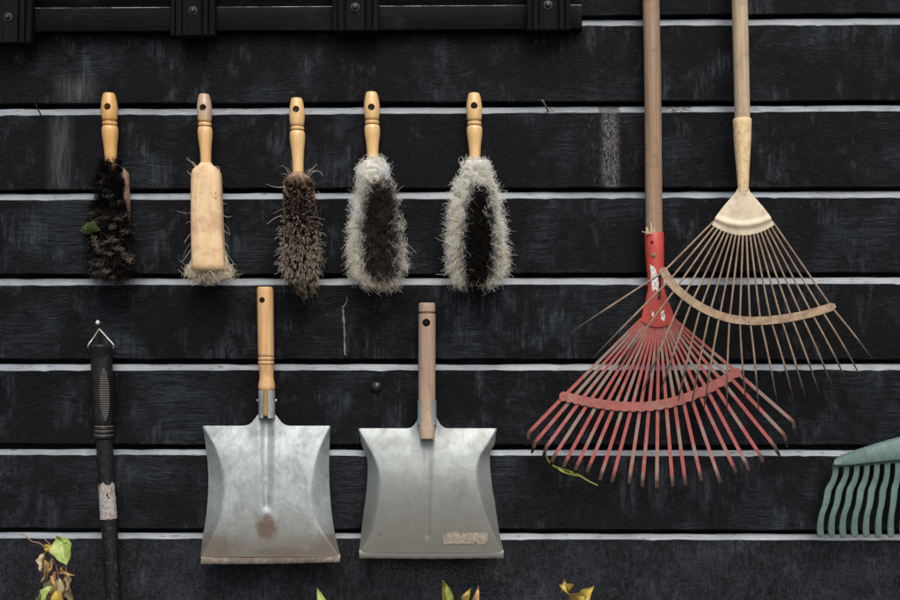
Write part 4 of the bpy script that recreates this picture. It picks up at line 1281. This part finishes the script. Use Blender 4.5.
# remnants of worn print: broken strokes
V, F = [], []
for (cx, cy, w_, h_) in ((446, 537, .7, 2.6), (447.6, 540, 1.6, .6), (460.5, 538, .6, 2.4), (463, 538.6, 1.5, .5), (465, 537.5, .6, 2.6), (468.5, 539, .6, 2.0), (471, 537, 1.5, .5), (472.5, 538.7, .6, 1.8), (456, 538.5, .5, 1.8), (478, 538.3, 1.8, .5), (482, 538.5, .5, 1.8)):
    k = len(V)
    V += [on_blade(cx - w_, cy - h_, 0.0014), on_blade(cx + w_, cy - h_ * 0.8, 0.0014), on_blade(cx + w_, cy + h_, 0.0014), on_blade(cx - w_ * 0.7, cy + h_ * 0.9, 0.0014)]
    F.append((k, k + 1, k + 2, k + 3))
pr = mesh_obj('print', V, F, M['print'], st, False); solidify(pr, 0.0002)

# ------------------------------------------------------------------ black handled tool
tl = thing('garden_tool', 'black tubular tool with rubber grip hung by a wire triangle', 'tool', at(99, 322, -0.02))
YT = -0.024
rows = [(100.8, 344.2, YT, 9.0, 9.0), (100.8, 344.8, YT, 11.2, 11.2), (100.8, 346.2, YT, 12.2, 12.0), (100.8, 347.6, YT, 12.0, 12.0), (100.9, 349.2, YT, 11.0, 11.0), (101.5, 360, YT, 10.6, 10.6), (102.2, 375, YT, 10.8, 10.8), (103, 400, YT, 10.7, 10.7), (103.6, 420, YT, 10.2, 10.2)]
for gy in (426.2, 430.6, 435):
    rows += [(103.9, gy - 1.2, YT, 10.0, 10.0), (103.9, gy - 0.5, YT, 9.4, 9.4), (103.9, gy + 0.5, YT, 9.4, 9.4), (103.9, gy + 1.2, YT, 10.0, 10.0)]
rows += [(104, 438, YT, 9.8, 9.8), (104.1, 439.5, YT, 8.8, 8.8)]
gr = loft('grip', rows, M['rubber'], tl, 36, sharp=60)
for gy in (426.2, 430.6, 435):
    loft('groove_ring', [(103.9, gy - 0.5, YT, 9.45, 9.45), (103.9, gy - 0.3, YT, 9.75, 9.75), (103.9, gy + 0.3, YT, 9.75, 9.75), (103.9, gy + 0.5, YT, 9.45, 9.45)], M['ribs'], gr, 36)
# oval ribbed inset: short arcs standing just proud of the grip
V, F = [], []
nr_ = 23
for i in range(nr_):
    py = 369.5 + 50 * i / (nr_ - 1)
    t = (py - 394.5) / 26.5
    hw = 4.9 * math.sqrt(max(0.02, 1 - t * t)) ** 1.2
    cx = 102.1 + (py - 369) * 0.032 + 1.6
    ax, rr = 102.1 + (py - 369) * 0.032, 10.85
    arc = []
    for k in range(9):
        px = cx - hw + 2 * hw * k / 8
        s_ = max(-0.98, min(0.98, (px - ax) / rr))
        arc.append((px, YT - rr * S * math.sqrt(1 - s_ * s_) - 0.0002))
    b0 = len(V)
    for (px, Y) in arc:
        V += [at(px, py - 0.55, Y), at(px, py - 0.2, Y - 0.0005), at(px, py + 0.3, Y - 0.0005), at(px, py + 0.55, Y)]
    for k in range(8):
        for m in range(3):
            a = b0 + k * 4 + m
            F.append((a, a + 1, a + 5, a + 4))
mesh_obj('ribbed_inset', V, F, M['ribs'], gr)
loft('shaft', [(104.2, 438.8, YT, 8.4, 8.4), (105.5, 460, YT, 8.3, 8.3), (107, 485, YT, 8.2, 8.2), (109.1, 520, YT, 8.2, 8.2), (112.4, 580, YT, 7.6, 7.6), (116, 650, YT, 7.2, 7.2), (119, 720, YT, 6.6, 6.6), (119.6, 735, YT, 5, 5)], M['shaft'], tl, 30)
V, F = [], []
ncol, nrow = 26, 16
for j in range(nrow):
    for i in range(ncol):
        u, v = i / (ncol - 1), j / (nrow - 1)
        topc = 481 + 3.2 * abs(math.sin(u * 7.0)) + (3.0 if u < 0.25 else 0) + random.uniform(0, 1.2)
        botc = 519.5 - 1.2 * u + random.uniform(-.6, .3)
        py = topc + (botc - topc) * v
        lf = 186 + 8 * abs(math.sin(v * 5)) + random.uniform(0, 3); rt_ = 354 - (10 if v < 0.4 else 2) - random.uniform(0, 3)
        an = math.radians(lf + (rt_ - lf) * u)
        cx = 106.9 + (py - 481) * 0.054
        V.append(at(cx, py, YT) + Vector((math.cos(an), math.sin(an), 0)) * 8.5 * ms(YT))
for j in range(nrow - 1):
    for i in range(ncol - 1):
        if (i, j) in ((14, 4), (15, 4), (15, 5), (16, 5), (2, 0), (3, 0)): continue
        a = j * ncol + i
        F.append((a, a + 1, a + ncol + 1, a + ncol))
st = mesh_obj('sticker', V, F, M['sticker'], tl)
solidify(st, 0.0004)
tri = [(91, 348.5, YT), (88.3, 347.2, YT), (88.6, 344.6, YT - 0.001), (93, 338.5, -0.021), (98.2, 330.5, -0.020), (99.3, 329.0, -0.020), (100.4, 330.2, -0.020), (107, 337.5, -0.021), (113.2, 344.4, YT - 0.001), (113.6, 347, YT), (111, 348.5, YT)]
cv = smooth_curve(tri, 50)
tube('wire_loop', [at(p[0], p[1], p[2]) for p in cv], 0.0012, M['steel'], tl, 8)

# ------------------------------------------------------------------ leaf rakes
def with_tip(o, pts_n, per):
    """per-vertex attribute running 0..1 towards the tine's tip (rust starts at the tip)"""
    a = o.data.attributes.new('tipness', 'FLOAT', 'POINT')
    vals = []
    for v in o.data.vertices:
        vals.append(0.0)
    for i in range(pts_n):
        for k in range(per):
            vals[i * per + k] = max(0.0, min(1.0, (i - (pts_n - 6)) / 2.5))
    a.data.foreach_set('value', vals)

def bar_plate(name, ctr, w, Yf, mat, parent, scallop=0, thick=0.0022, up=0.5):
    cv = smooth_curve(ctr, 150)
    V, F = [], []
    for i, (px, py) in enumerate(cv):
        a = cv[max(i - 1, 0)]; b_ = cv[min(i + 1, 149)]
        tx, ty = b_[0] - a[0], b_[1] - a[1]
        L = math.hypot(tx, ty); nx1, ny1 = -ty / L, tx / L       # points down the page
        e = min(1, 0.45 + min(i, 149 - i) / 5.0)
        t = i / 149
        wb = w * e * (0.5 + (0.17 * abs(math.sin(math.pi * scallop * t)) ** 0.7 - 0.14 if scallop else 0))
        wt = w * e * 0.5
        Y = Yf(t)
        for (off, dy) in ((-wt, 0), (-wt * 0.5, 0), (0, 0), (wb * 0.5, 0), (wb, 0), (wb, thick), (-wt, thick)):
            V.append(at(px + nx1 * off, py + ny1 * off, Y + dy))
    for i in range(149):
        for k in range(7):
            F.append((i * 7 + k, i * 7 + (k + 1) % 7, (i + 1) * 7 + (k + 1) % 7, (i + 1) * 7 + k))
    F.append(tuple(range(7))); F.append(tuple(range(149 * 7, 150 * 7)))
    return mesh_obj(name, V, F, mat, parent, True, 40)

# --- red rake
rk = thing('leaf_rake', 'red leaf rake with flat painted tines and brown handle', 'rake', at(655, 240, -0.03), 'leaf rakes')
rows = []
for i in range(40):
    t = i / 39
    py = -480 + (238 + 480) * t
    rows.append((651 + (py) * 0.0152 + 0.4 * math.sin(py * 0.02), py, -0.030, 8.1 + 0.35 * t + 0.08 * math.sin(py * .11), 8.1 + 0.35 * t))
loft('handle', rows, M['rake_handle_brown'], rk, 30)
# splintered end of the wood above the socket
V, F = [], []
for (x0, y0, x1, y1, w_) in ((646.5, 227, 648, 234, 2.0), (651, 222, 651.5, 234, 1.6), (654, 228, 654.5, 234, 1.6), (642, 231.5, 648, 233, 1.1)):
    b0 = len(V)
    for (dx, dY) in ((-w_, 0), (0, -0.0012), (w_, 0)):
        V += [at(x0 + dx * 0.3, y0, -0.030 - 0.0142 + dY * 0.3), at(x1 + dx, y1, -0.030 - 0.0146 + dY)]
    F += [(b0, b0 + 2, b0 + 3, b0 + 1), (b0 + 2, b0 + 4, b0 + 5, b0 + 3)]
o = mesh_obj('splinter', V, F, M['rake_handle_pale'], rk); solidify(o, 0.0008)
soc_rows = [(654.2, 232.6, -0.030, 9.2, 9.2), (654.2, 233.3, -0.030, 9.6, 9.6), (654.5, 250, -0.030, 9.4, 9.4), (655, 266, -0.0305, 9.0, 9.0), (655.4, 276, -0.032, 8.0, 8.0), (655.8, 284, -0.034, 7.7, 6.6), (656.2, 292, -0.036, 9.0, 5.2), (656.8, 301, -0.038, 11.4, 4.2), (657.4, 310, -0.039, 14.6, 3.4)]
Vs, Fs = loft_data(soc_rows, 40)
# lower end is cut to an arc
n = 40
for (dy, rx, ry) in ((0.75, 16.6, 2.8), (1.0, 18.0, 2.4)):
    base = len(Vs)
    for k in range(n):
        an = 2 * math.pi * k / n
        px = 657.9 + rx * math.cos(an)
        py = 310 + dy * (10.5 + 6.5 * (1 - (math.cos(an)) ** 2))
        Y = -0.0395 + ry * S * math.sin(an)
        Vs.append(at(px, py, Y))
Fs = [f for f in Fs if len(f) == 4]
R = len(soc_rows)
for i in range(R - 1, R + 1):
    for k in range(n):
        Fs.append((i * n + k, i * n + (k + 1) % n, (i + 1) * n + (k + 1) % n, (i + 1) * n + k))
Fs.append(tuple(range(n))); Fs.append(tuple(range((R + 1) * n, (R + 2) * n)))
soc = mesh_obj('socket', Vs, Fs, M['red'], rk, True, 50)
cut_hole(soc, at(652, 242.5, -0.046), 1.5 * S, 0.008, sharp=50)
# paint worn to bare metal: thin flakes lying on the socket
sb = BVHTree.FromPolygons([v.co + ORI[rk.name] for v in soc.data.vertices], [tuple(p.vertices) for p in soc.data.polygons])
def patch(name, outline, bv, mat, parent, off=0.0004):
    V, F = [], []
    cx = sum(p[0] for p in outline) / len(outline); cy = sum(p[1] for p in outline) / len(outline)
    ol = []
    m = len(outline)
    for i in range(m):
        a, b_ = outline[i], outline[(i + 1) % m]
        for k in range(4):
            t = k / 4
            ol.append((a[0] + (b_[0] - a[0]) * t + random.uniform(-.35, .35), a[1] + (b_[1] - a[1]) * t + random.uniform(-.35, .35)))
    rings = 4
    for r in range(rings, 0, -1):
        for (px, py) in ol:
            x, y = cx + (px - cx) * r / rings, cy + (py - cy) * r / rings
            d = (at(x, y, 0) - CAM).normalized()
            h_ = bv.ray_cast(CAM, d)[0]
            if h_ is None: h_ = at(x, y, -0.04)
            V.append(h_ + Vector((0, -off, 0)))
    k = len(ol)
    for r in range(rings - 1):
        for i in range(k):
            F.append((r * k + i, r * k + (i + 1) % k, (r + 1) * k + (i + 1) % k, (r + 1) * k + i))
    F.append(tuple((rings - 1) * k + i for i in range(k)))
    o = mesh_obj(name, V, F, mat, parent, True, 60)
    solidify(o, 0.0003)
    return o
q = NT('rusty_rivet'); M['hubrivet'] = q.done(q.mix(q.ramp(q.noise(500, 3, 0.6), 0.4, 0.6), (0.22, 0.15, 0.06), (0.07, 0.04, 0.025)), 0.6, 0.1, 0.3)
q = NT('pale_flaking'); M['pale'] = q.done(q.mix(q.ramp(q.noise(260, 4, 0.7), 0.45, 0.62), (0.66, 0.65, 0.62), (0.27, 0.22, 0.20)), 0.5, 0.1, 0.4)
patch('worn_paint', [(650, 265), (653.5, 266.5), (657, 273), (658.5, 283), (658, 293), (655.5, 289), (652.5, 292), (651, 280)], sb, M['pale'], soc)
patch('worn_paint', [(661, 311), (664, 310.5), (665.5, 317), (664, 322), (661, 319)], sb, M['pale'], soc)
patch('worn_paint', [(652, 311), (654, 312), (653.5, 317), (651.5, 316)], sb, M['pale'], soc)
patch('dark_scrape', [(658.3, 276), (661.5, 272), (661, 285), (660.5, 299), (657.5, 300), (659, 290)], sb, M['iron'], soc, 0.0005)
p = at(653.4, 255, -0.046)
tube('rivet', [p + Vector((0, 0.002, 0)), p + Vector((0, -0.0006, 0)), p + Vector((0, -0.0014, 0))], [0.0040, 0.0038, 0.0020], M['hubrivet'], soc, 16)

tips = [(526.7, 445), (531.7, 453), (542.7, 457.5), (549.8, 466.7), (561.7, 472), (573.3, 475), (585, 477), (598.3, 485), (610.5, 486.7), (628.3, 488.7), (641.7, 491.7), (656.7, 493.3), (673.3, 491.7), (686, 490), (702.5, 486), (721.7, 487.5), (738.3, 477), (750.7, 475), (765, 466.7), (779.8, 456), (787.5, 446.7), (795.5, 435)]
bar_c = [(559.5, 395.5), (575, 399), (592, 402.5), (612, 405.5), (632, 406.8), (652, 406), (675, 401.5), (700, 392.5), (722, 381), (740.5, 370)]
bc_ = smooth_curve(bar_c, 400)
seg = np.r_[0, np.cumsum(np.hypot(*np.diff(bc_, axis=0).T))]
def along(f):
    s = f * seg[-1]
    return float(np.interp(s, seg, bc_[:, 0])), float(np.interp(s, seg, bc_[:, 1]))
NT_ = len(tips)
for i, (tx, ty) in enumerate(tips):
    f = (i + 0.25) / (NT_ - 0.5)
    f = 0.012 + 0.976 * f
    bx, by = along(f)
    hx = 641.5 + 32.5 * i / (NT_ - 1)
    hy = 318 + 7 * (1 - ((hx - 658) / 17) ** 2)
    L = math.hypot(tx - bx, ty - by)
    dx, dy = bx - hx, by - hy
    dl = math.hypot(dx, dy); dx /= dl; dy /= dl
    tx0, ty0 = (tx - bx) / L, (ty - by) / L
    wh = 0.1 + 0.8 * (abs(i / (NT_ - 1) - 0.5) * 2) ** 3
    mx, my = dx * wh + tx0 * (1 - wh), dy * wh + ty0 * (1 - wh)
    ex, ey = bx + mx * (L - 11), by + my * (L - 11)
    yo = 0.0007 * (i % 2)
    yb0 = -0.0425 + yo
    pts = []
    for k in range(9):
        t = k / 8
        pts.append(at(hx + (bx - hx) * t, hy + (by - hy) * t, -0.0395 + (yb0 + 0.0395) * t + yo * (1 - t)))
    jb = random.uniform(-0.003, 0.004)
    for k in range(1, 7):
        t = k / 6
        pts.append(at(bx + (ex - bx) * t + 0.0, by + (ey - by) * t, yb0 + (jb - 0.004) * t))
    pts.append(at(ex + (tx - ex) * 0.45, ey + (ty - ey) * 0.5, yb0 + jb - 0.0015))
    pts.append(at(ex + (tx - ex) * 0.8, ey + (ty - ey) * 0.85, yb0 + jb + 0.008))
    pts.append(at(tx, ty, yb0 + jb + 0.020))
    wd = [(2.2 + 1.15 * min(1, k / 8)) * S for k in range(len(pts))]
    wd[-1] *= 0.55; wd[-2] *= 0.8
    o = strip('tine', pts, wd, 0.0014, M['redtine'], rk)
    with_tip(o, len(pts), 4)
bar_plate('cross_bar', bar_c, 9.4, lambda t: -0.0462, M['redbar'], rk, NT_ - 1, 0.0014)

# --- tan rake
rt = thing('leaf_rake', 'tan leaf rake with cream fan head and thin rusty wire tines overlapping the red one', 'rake', at(742, 190, -0.05), 'leaf rakes')
rows = []
for i in range(44):
    t = i / 43
    py = -460 + (119.5 + 460) * t
    rows.append((739.7 + py * 0.0197 + 0.3 * math.sin(py * 0.017), py, -0.028 - 0.020 * t, 7.8 + 0.25 * math.sin(py * .05) * 0.6, 7.8))
loft('handle', rows, M['rake_handle_pale'], rt, 30)
loft('ferrule', [(742.2, 118.6, -0.0483, 8.6, 8.6), (742.2, 119.4, -0.0484, 9.2, 9.2), (742.3, 123, -0.0486, 9.2, 9.2), (742.4, 140, -0.050, 8.6, 8.6), (742.7, 160, -0.052, 7.2, 7.2), (743, 175, -0.0535, 6.1, 6.1), (743.2, 186, -0.0545, 5.5, 5.5), (743.2, 191, -0.055, 5.5, 5.2)], M['ferrule'], rt, 30)
# fan head: pressed sheet with a raised bead near the lower edge
V, F = [], []
nu, nv = 41, 30
for j in range(nv):
    v = j / (nv - 1)
    for i in range(nu):
        u = i / (nu - 1) * 2 - 1
        # side profile: half width by height
        hwv = float(np.interp(v, [0, 0.08, 0.25, 0.45, 0.62, 0.74, 0.80, 1.0], [5.6, 6.6, 12.0, 18.5, 23.5, 26.6, 28.0, 31.0]))
        px = 743 + u * hwv
        py0 = 189 + 36 * v
        py = py0 + 10.2 * (1 - u * u) * v ** 1.6
        Y = -0.0565 - 0.006 * (1 - u * u) * (1 - v) ** 1.0 - 0.004 * v
        bead = math.exp(-((v - 0.80) / 0.055) ** 2)
        Y -= 0.0042 * bead
        V.append(at(px, py, Y))
for j in range(nv - 1):
    for i in range(nu - 1):
        a = j * nu + i
        F.append((a, a + 1, a + nu + 1, a + nu))
hd = mesh_obj('fan_head', V, F, M['cream'], rt, True, 60); solidify(hd, 0.0018, 0, 60)
ttips = [(570, 333), (593, 358), (617, 369.5), (643, 391), (661, 391), (678, 402), (691.5, 406), (704, 408.5), (727, 410), (746, 400), (758.5, 409.5), (777, 403), (793, 398), (805, 397), (818.7, 392), (831.5, 385.5), (846, 380), (858.7, 373), (872, 359)]
tbar = [(661.5, 268), (668, 278), (677.5, 289.5), (697.6, 305), (723, 316.5), (749, 320.8), (778, 319.3), (807.5, 314), (835.5, 305.5)]
bc_ = smooth_curve(tbar, 400)
seg = np.r_[0, np.cumsum(np.hypot(*np.diff(bc_, axis=0).T))]
n = len(ttips)
for i, (tx, ty) in enumerate(ttips):
    s = i / (n - 1)
    u = s * 2 - 1
    hx = 743 + u * 29.5; hy = 224.5 + 9.8 * (1 - u * u)
    bx, by = along(0.022 + 0.955 * s)
    pts = []
    Yb = -0.0790
    for k in range(8):
        t = k / 7
        pts.append(at(hx + (bx - hx) * t, hy - 3 + (by - hy + 3) * t, -0.0590 + (Yb + 0.0590) * t))
    L = math.hypot(tx - bx, ty - by)
    jb = random.uniform(-0.004, 0.003)
    for k in range(1, 9):
        t = k / 8
        hk = 0.0 if t < 0.85 else ((t - 0.85) / 0.15) ** 2 * 0.016
        cx = 0.8 * math.sin(t * math.pi) * (1 if u > 0 else -1)
        pts.append(at(bx + (tx - bx) * t + cx, by + (ty - by) * t - cx * 0.3, Yb - 0.004 * t + jb * t + hk))
    v_, f_ = tube_data(pts, [0.00165] * (len(pts) - 3) + [0.0015, 0.00135, 0.0008], 8)
    o = mesh_obj('tine', v_, f_, M['tantine'], rt)
    with_tip(o, len(pts), 8)
bar_plate('cross_bar', tbar, 8.2, lambda t: -0.0818, M['tanbar'], rt, 0, 0.0030)

# ------------------------------------------------------------------ green rake, bottom right
rg = thing('garden_rake', 'faded green rake with wavy flat tines at the right edge', 'rake', at(965, 440, -0.03))
XC = 968
YG = -0.034
# head: arched bar
tops = smooth_curve([(834, 461.5), (836, 457.8), (848, 452.5), (866, 446.5), (884, 441), (900, 436.8), (930, 431), (XC, 428)], 60)
bots = smooth_curve([(834, 464.5), (836, 467), (848, 467), (866, 465.6), (884, 464.2), (900, 463), (930, 461.5), (XC, 461)], 60)
V, F = [], []
full_t = list(tops) + [(2 * XC - p[0], p[1]) for p in tops[::-1][1:]]
full_b = list(bots) + [(2 * XC - p[0], p[1]) for p in bots[::-1][1:]]
for (a, b_) in zip(full_t, full_b):
    h_ = b_[1] - a[1]
    for (f, dY) in ((0, 0.000), (0.06, -0.004), (0.22, -0.0085), (0.72, -0.0115), (0.86, -0.0105), (0.90, -0.006), (1.0, -0.002), (1.0, 0.012), (0, 0.012)):
        V.append(at(a[0] + (b_[0] - a[0]) * f, a[1] + h_ * f, YG + dY))
m = 9
for i in range(len(full_t) - 1):
    for k in range(m):
        F.append((i * m + k, i * m + (k + 1) % m, (i + 1) * m + (k + 1) % m, (i + 1) * m + k))
F.append(tuple(range(m))); F.append(tuple(range((len(full_t) - 1) * m, len(full_t) * m)))
mesh_obj('head', V, F, M['green'], rg, True, 35)
tx0 = [835.8, 846.6, 856.9, 866.8, 876.8, 887.3, 897.8]
bx0 = [820.8, 831.8, 843.0, 854.7, 866.3, 878.5, 890.8]
for k in range(7, 13):
    tx0.append(tx0[-1] + 11.2); bx0.append(bx0[-1] + 12.2)
tx0 += [2 * XC - x for x in tx0[:12]][::-1][:0]; 
wave = [(466, 0.00, 0.3), (474, 0.05, 0.6), (482, 0.22, 0.3), (490, 0.50, -1.0), (498, 0.60, -0.8), (506, 0.72, 0.6), (514, 0.92, 0.3), (522, 1.02, -0.9), (530, 1.05, -0.9), (537.5, 0.97, 0.2)]
right = [(2 * XC - a, 2 * XC - b_) for a, b_ in zip(tx0[:12], bx0[:12])]
left = list(zip(tx0[:12], bx0[:12]))
for (a, b_) in left + [(XC, XC)] + right:
    sg = 1
    pts2 = [(a + (b_ - a) * w, y + random.uniform(-0.3, 0.3), YG - 0.002 + (0.006 * math.sin((y - 466) / 10.0) * 0.3)) for (y, w, j) in wave]
    pts2[0] = (pts2[0][0], 463.0, YG - 0.001)
    cv = smooth_curve(pts2, 30)
    pts = [at(p[0], p[1], p[2]) for p in cv]
    wd = [(5.9 - 0.5 * math.sin(i * 0.42)) * S for i in range(30)]
    wd[-1] *= 0.75
    o = strip('tine', pts, wd, 0.0042, M['green'], rg)
    bevel(o, 0.0011, 2)
loft('socket', [(XC, 436, YG - 0.003, 16, 7), (XC, 425, YG - 0.003, 12, 8), (XC, 405, YG - 0.003, 10, 9), (XC, 380, YG - 0.003, 9.5, 9.5)], M['green'], rg)
loft('handle', [(XC, 382, YG - 0.003, 8.3, 8.3), (XC, 100, YG - 0.003, 8.3, 8.3), (XC, -300, YG - 0.003, 8.3, 8.3)], M['rake_handle_brown'], rg)

# ------------------------------------------------------------------ plants
def leaf(parent, base, tip, width, mat, fold=0.35, curl=0.0, name='leaf', twist=0.0, lobes=0.0, nu=12):
    """base/tip in world space; a folded, curling blade with an uneven margin"""
    base, tip = Vector(base), Vector(tip)
    ax = tip - base; L = ax.length; ax.normalize()
    side = ax.cross(Vector((0, 1, 0))).normalized()
    side = Matrix.Rotation(twist, 3, ax) @ side
    nrm = side.cross(ax).normalized()
    if nrm.y > 0 and abs(twist) < 1.5: nrm = -nrm
    V, F, UVv = [], [], []
    for i in range(nu + 1):
        t = i / nu
        w = width * (math.sin(math.pi * t ** 0.72) ** 0.85 if 0 < t < 1 else 0.0) + 0.00025
        w *= 1 + lobes * math.sin(t * 17 + width * 900)
        c = base + ax * L * t + nrm * curl * L * (math.sin(t * math.pi) - 0.6 * t * t)
        for s_ in (-1, -0.5, 0, 0.5, 1):
            V.append(c + side * w * s_ / 2 + nrm * (abs(s_) ** 1.4) * w * fold + nrm * 0.0015 * math.sin(t * 11 + s_ * 3) + nrm * random.uniform(-1, 1) * 0.02 * w)
            UVv += [s_, t, 0.0]
    for i in range(nu):
        for k in range(4):
            a = i * 5 + k
            F.append((a, a + 1, a + 6, a + 5))
    o = mesh_obj(name, V, F, mat, parent, True, 80)
    o.data.attributes.new('blade', 'FLOAT_VECTOR', 'POINT').data.foreach_set('vector', UVv)
    solidify(o, 0.0004)
    return o
def stem(parent, pts, r0=0.0014, r1=0.0008, name='stem'):
    cv = smooth_curve([tuple(p) for p in pts], 24)
    return tube(name, [Vector(p) for p in cv], [r0 + (r1 - r0) * i / 23 for i in range(24)], M['stem'], parent, 8)
def foot(px, Y):
    p = at(px, 600, Y); return Vector((p.x, p.y, -0.005))

YP = -0.07
pl = thing('climbing_plant', 'straggling plant with one fresh green leaf among withered ones, bottom left', 'plant', foot(60, YP))
stem(pl, [foot(60, YP), at(58, 700, YP), at(60, 600, YP - .01), at(66, 572, YP - .01), at(60, 555, YP - .01), at(44, 538.5, YP)], 0.0022, 0.0009)
stem(pl, [at(60, 590, YP - .008), at(55, 562, YP), at(42, 545, YP), at(32, 541.5, YP), at(25, 536, YP), at(20, 534, YP)], 0.0013, 0.0007)
stem(pl, [at(60, 630, YP), at(64, 585, YP - .012), at(66, 571, YP - .014), at(66, 566, YP - .014)], 0.0012, 0.0009)
leaf(pl, at(60.5, 537.5, YP - .006), at(66.5, 565, YP - .02), 21 * S, M['leaf_green'], 0.16, 0.08, lobes=0.08)
leaf(pl, at(55, 540, YP - .002), at(68, 541.5, YP - .015), 9 * S, M['leaf_green'], 0.2, 0.1)
leaf(pl, at(50, 545, YP - .008), at(45.5, 552.5, YP - .012), 7 * S, M['leaf_yellow'], 0.5, 0.2)
for (x0, y0, x1, y1, w_, mt, tw) in ((45, 553, 41, 572, 8, 'leaf_dry', 0.6), (44, 560, 47, 579, 6, 'leaf_brown', -0.5), (46, 565, 43, 582, 5, 'leaf_dry', 0.9), (52, 558, 50, 572, 4, 'leaf_brown', 0.4),
                                     (58, 580, 40, 598, 12, 'leaf_dry', 0.3), (60, 578, 52, 604, 11, 'leaf_dry', -0.4), (64, 580, 73, 606, 12, 'leaf_dry', 0.5), (56, 590, 62, 612, 12, 'leaf_yellow', -0.2), (66, 572, 69, 590, 6, 'leaf_dry', 0.8),
                                     (46, 592, 37, 611, 12, 'leaf_dry', -0.3), (52, 586, 43, 606, 9, 'leaf_green', 0.5), (62, 596, 76, 616, 12, 'leaf_brown', 0.2), (58, 572, 54, 586, 6, 'leaf_brown', 0.7), (50, 600, 48, 625, 14, 'leaf_dry', 0.1), (64, 566, 71, 576, 4, 'leaf_brown', 0.4)):
    leaf(pl, at(x0, y0, YP - .01 + random.uniform(-.012, .012)), at(x1, y1, YP - .02 + random.uniform(-.015, .012)), w_ * S, M[mt], random.uniform(0.3, 0.7), random.uniform(-0.25, 0.3), twist=tw, lobes=0.15)

pl = thing('seedling', 'single pale yellow-green leaf tip rising under the gap between the dustpans', 'plant', foot(322, YP), 'small plants growing along the foot of the wall')
stem(pl, [foot(322, YP), at(326, 690, YP), at(326, 622, YP)], 0.0016, 0.001)
leaf(pl, at(327, 624, YP), at(317.5, 588.5, YP - .01), 11 * S, M['leaf_green'], 0.4, 0.1, twist=0.3)
leaf(pl, at(326, 640, YP), at(340, 620, YP - .02), 10 * S, M['leaf_green'], 0.3, 0.2, twist=0.3)

pl = thing('seedling', 'small plant with an upright pale leaf and a brown curled leaf below the right dustpan', 'plant', foot(455, YP), 'small plants growing along the foot of the wall')
stem(pl, [foot(455, YP), at(456, 700, YP), at(454, 640, YP), at(451, 606, YP)], 0.0016, 0.001)
stem(pl, [at(455, 660, YP), at(464, 625, YP), at(468, 604, YP)], 0.0012, 0.0008)
leaf(pl, at(452.5, 611, YP), at(443.5, 580, YP - .012), 11 * S, M['leaf_yellow'], 0.35, -0.1, twist=-0.3)
leaf(pl, at(449, 606, YP - .004), at(446, 584, YP - .016), 7 * S, M['leaf_green'], 0.35, 0.05, twist=0.4)
leaf(pl, at(468, 606, YP), at(479, 588.5, YP - .012), 8 * S, M['leaf_brown'], 0.5, 0.25, twist=0.4)
leaf(pl, at(467, 604, YP), at(470, 589, YP - .006), 8 * S, M['leaf_yellow'], 0.5, 0.15, twist=-0.5)
leaf(pl, at(456, 650, YP), at(440, 625, YP - .02), 12 * S, M['leaf_dry'], 0.3, 0.2)

pl = thing('seedling', 'small plant with golden yellow curled leaves below the wall, right of the dustpans', 'plant', foot(572, YP), 'small plants growing along the foot of the wall')
stem(pl, [foot(572, YP), at(573, 700, YP), at(571, 640, YP), at(570, 608, YP), at(569, 594, YP - .005), at(567, 590, YP - .006)], 0.0016, 0.0009)
leaf(pl, at(568.5, 592.5, YP - .006), at(560.2, 585, YP - .014), 11 * S, M['leaf_yellow'], 0.45, 0.3, twist=0.5)
leaf(pl, at(569, 591, YP - .006), at(564, 580.5, YP - .012), 8 * S, M['leaf_brown'], 0.4, 0.3, twist=-0.5)
leaf(pl, at(570, 601, YP - .004), at(594, 587.5, YP - .016), 14 * S, M['leaf_yellow'], 0.3, 0.16, twist=0.2, lobes=0.2)
leaf(pl, at(571, 604, YP - .004), at(586, 596, YP - .02), 13 * S, M['leaf_yellow'], 0.3, 0.1, twist=-0.3, lobes=0.2)
leaf(pl, at(571, 640, YP), at(556, 615, YP - .02), 13 * S, M['leaf_yellow'], 0.3, 0.2)

for (pl_, fx, mats) in ((COL.objects['climbing_plant'], 59, ('leaf_dry', 'leaf_green', 'leaf_brown')), (COL.objects['seedling'], 325, ('leaf_green', 'leaf_dry', 'leaf_green')),
                        (COL.objects['seedling.001'], 455.5, ('leaf_yellow', 'leaf_green', 'leaf_dry')), (COL.objects['seedling.002'], 572.5, ('leaf_yellow', 'leaf_brown', 'leaf_yellow'))):
    for k in range(9):
        py = 655 + k * 28 + random.uniform(-8, 8)
        sg = 1 if k % 2 else -1
        leaf(pl_, at(fx, py, YP), at(fx + sg * random.uniform(14, 26), py - random.uniform(2, 16), YP + random.uniform(-0.045, 0.03)), random.uniform(11, 18) * S, M[mats[k % 3]], random.uniform(0.2, 0.45), random.uniform(-0.2, 0.3), twist=random.uniform(-0.5, 0.5), lobes=0.1)

# withered leaf stalk caught in the red rake's tines
q = NT('olive_stalk'); M['olive'] = q.done(q.mix(q.noise(140, 3, 0.6), (0.20, 0.20, 0.03), (0.11, 0.10, 0.025)), 0.55, 0, 0.35)
cv = smooth_curve([(545.5, 452, -0.036), (548.5, 461, -0.034), (555, 467, -0.033), (566, 470.5, -0.033), (578, 475, -0.034), (590, 482, -0.035), (598, 485.5, -0.036)], 40)
tw = thing('withered_stalk', 'olive green withered stalk caught on the red rake tine tips', 'twig', at(572, 472, -0.033))
tube('stalk', [at(*p) for p in cv], [0.0010 + 0.0008 * math.sin(i / 39 * math.pi) for i in range(40)], M['olive'], tw, 8)
leaf(tw, at(556, 467.5, -0.034), at(580, 477, -0.037), 3.6 * S, M['olive'], 0.5, 0.1)
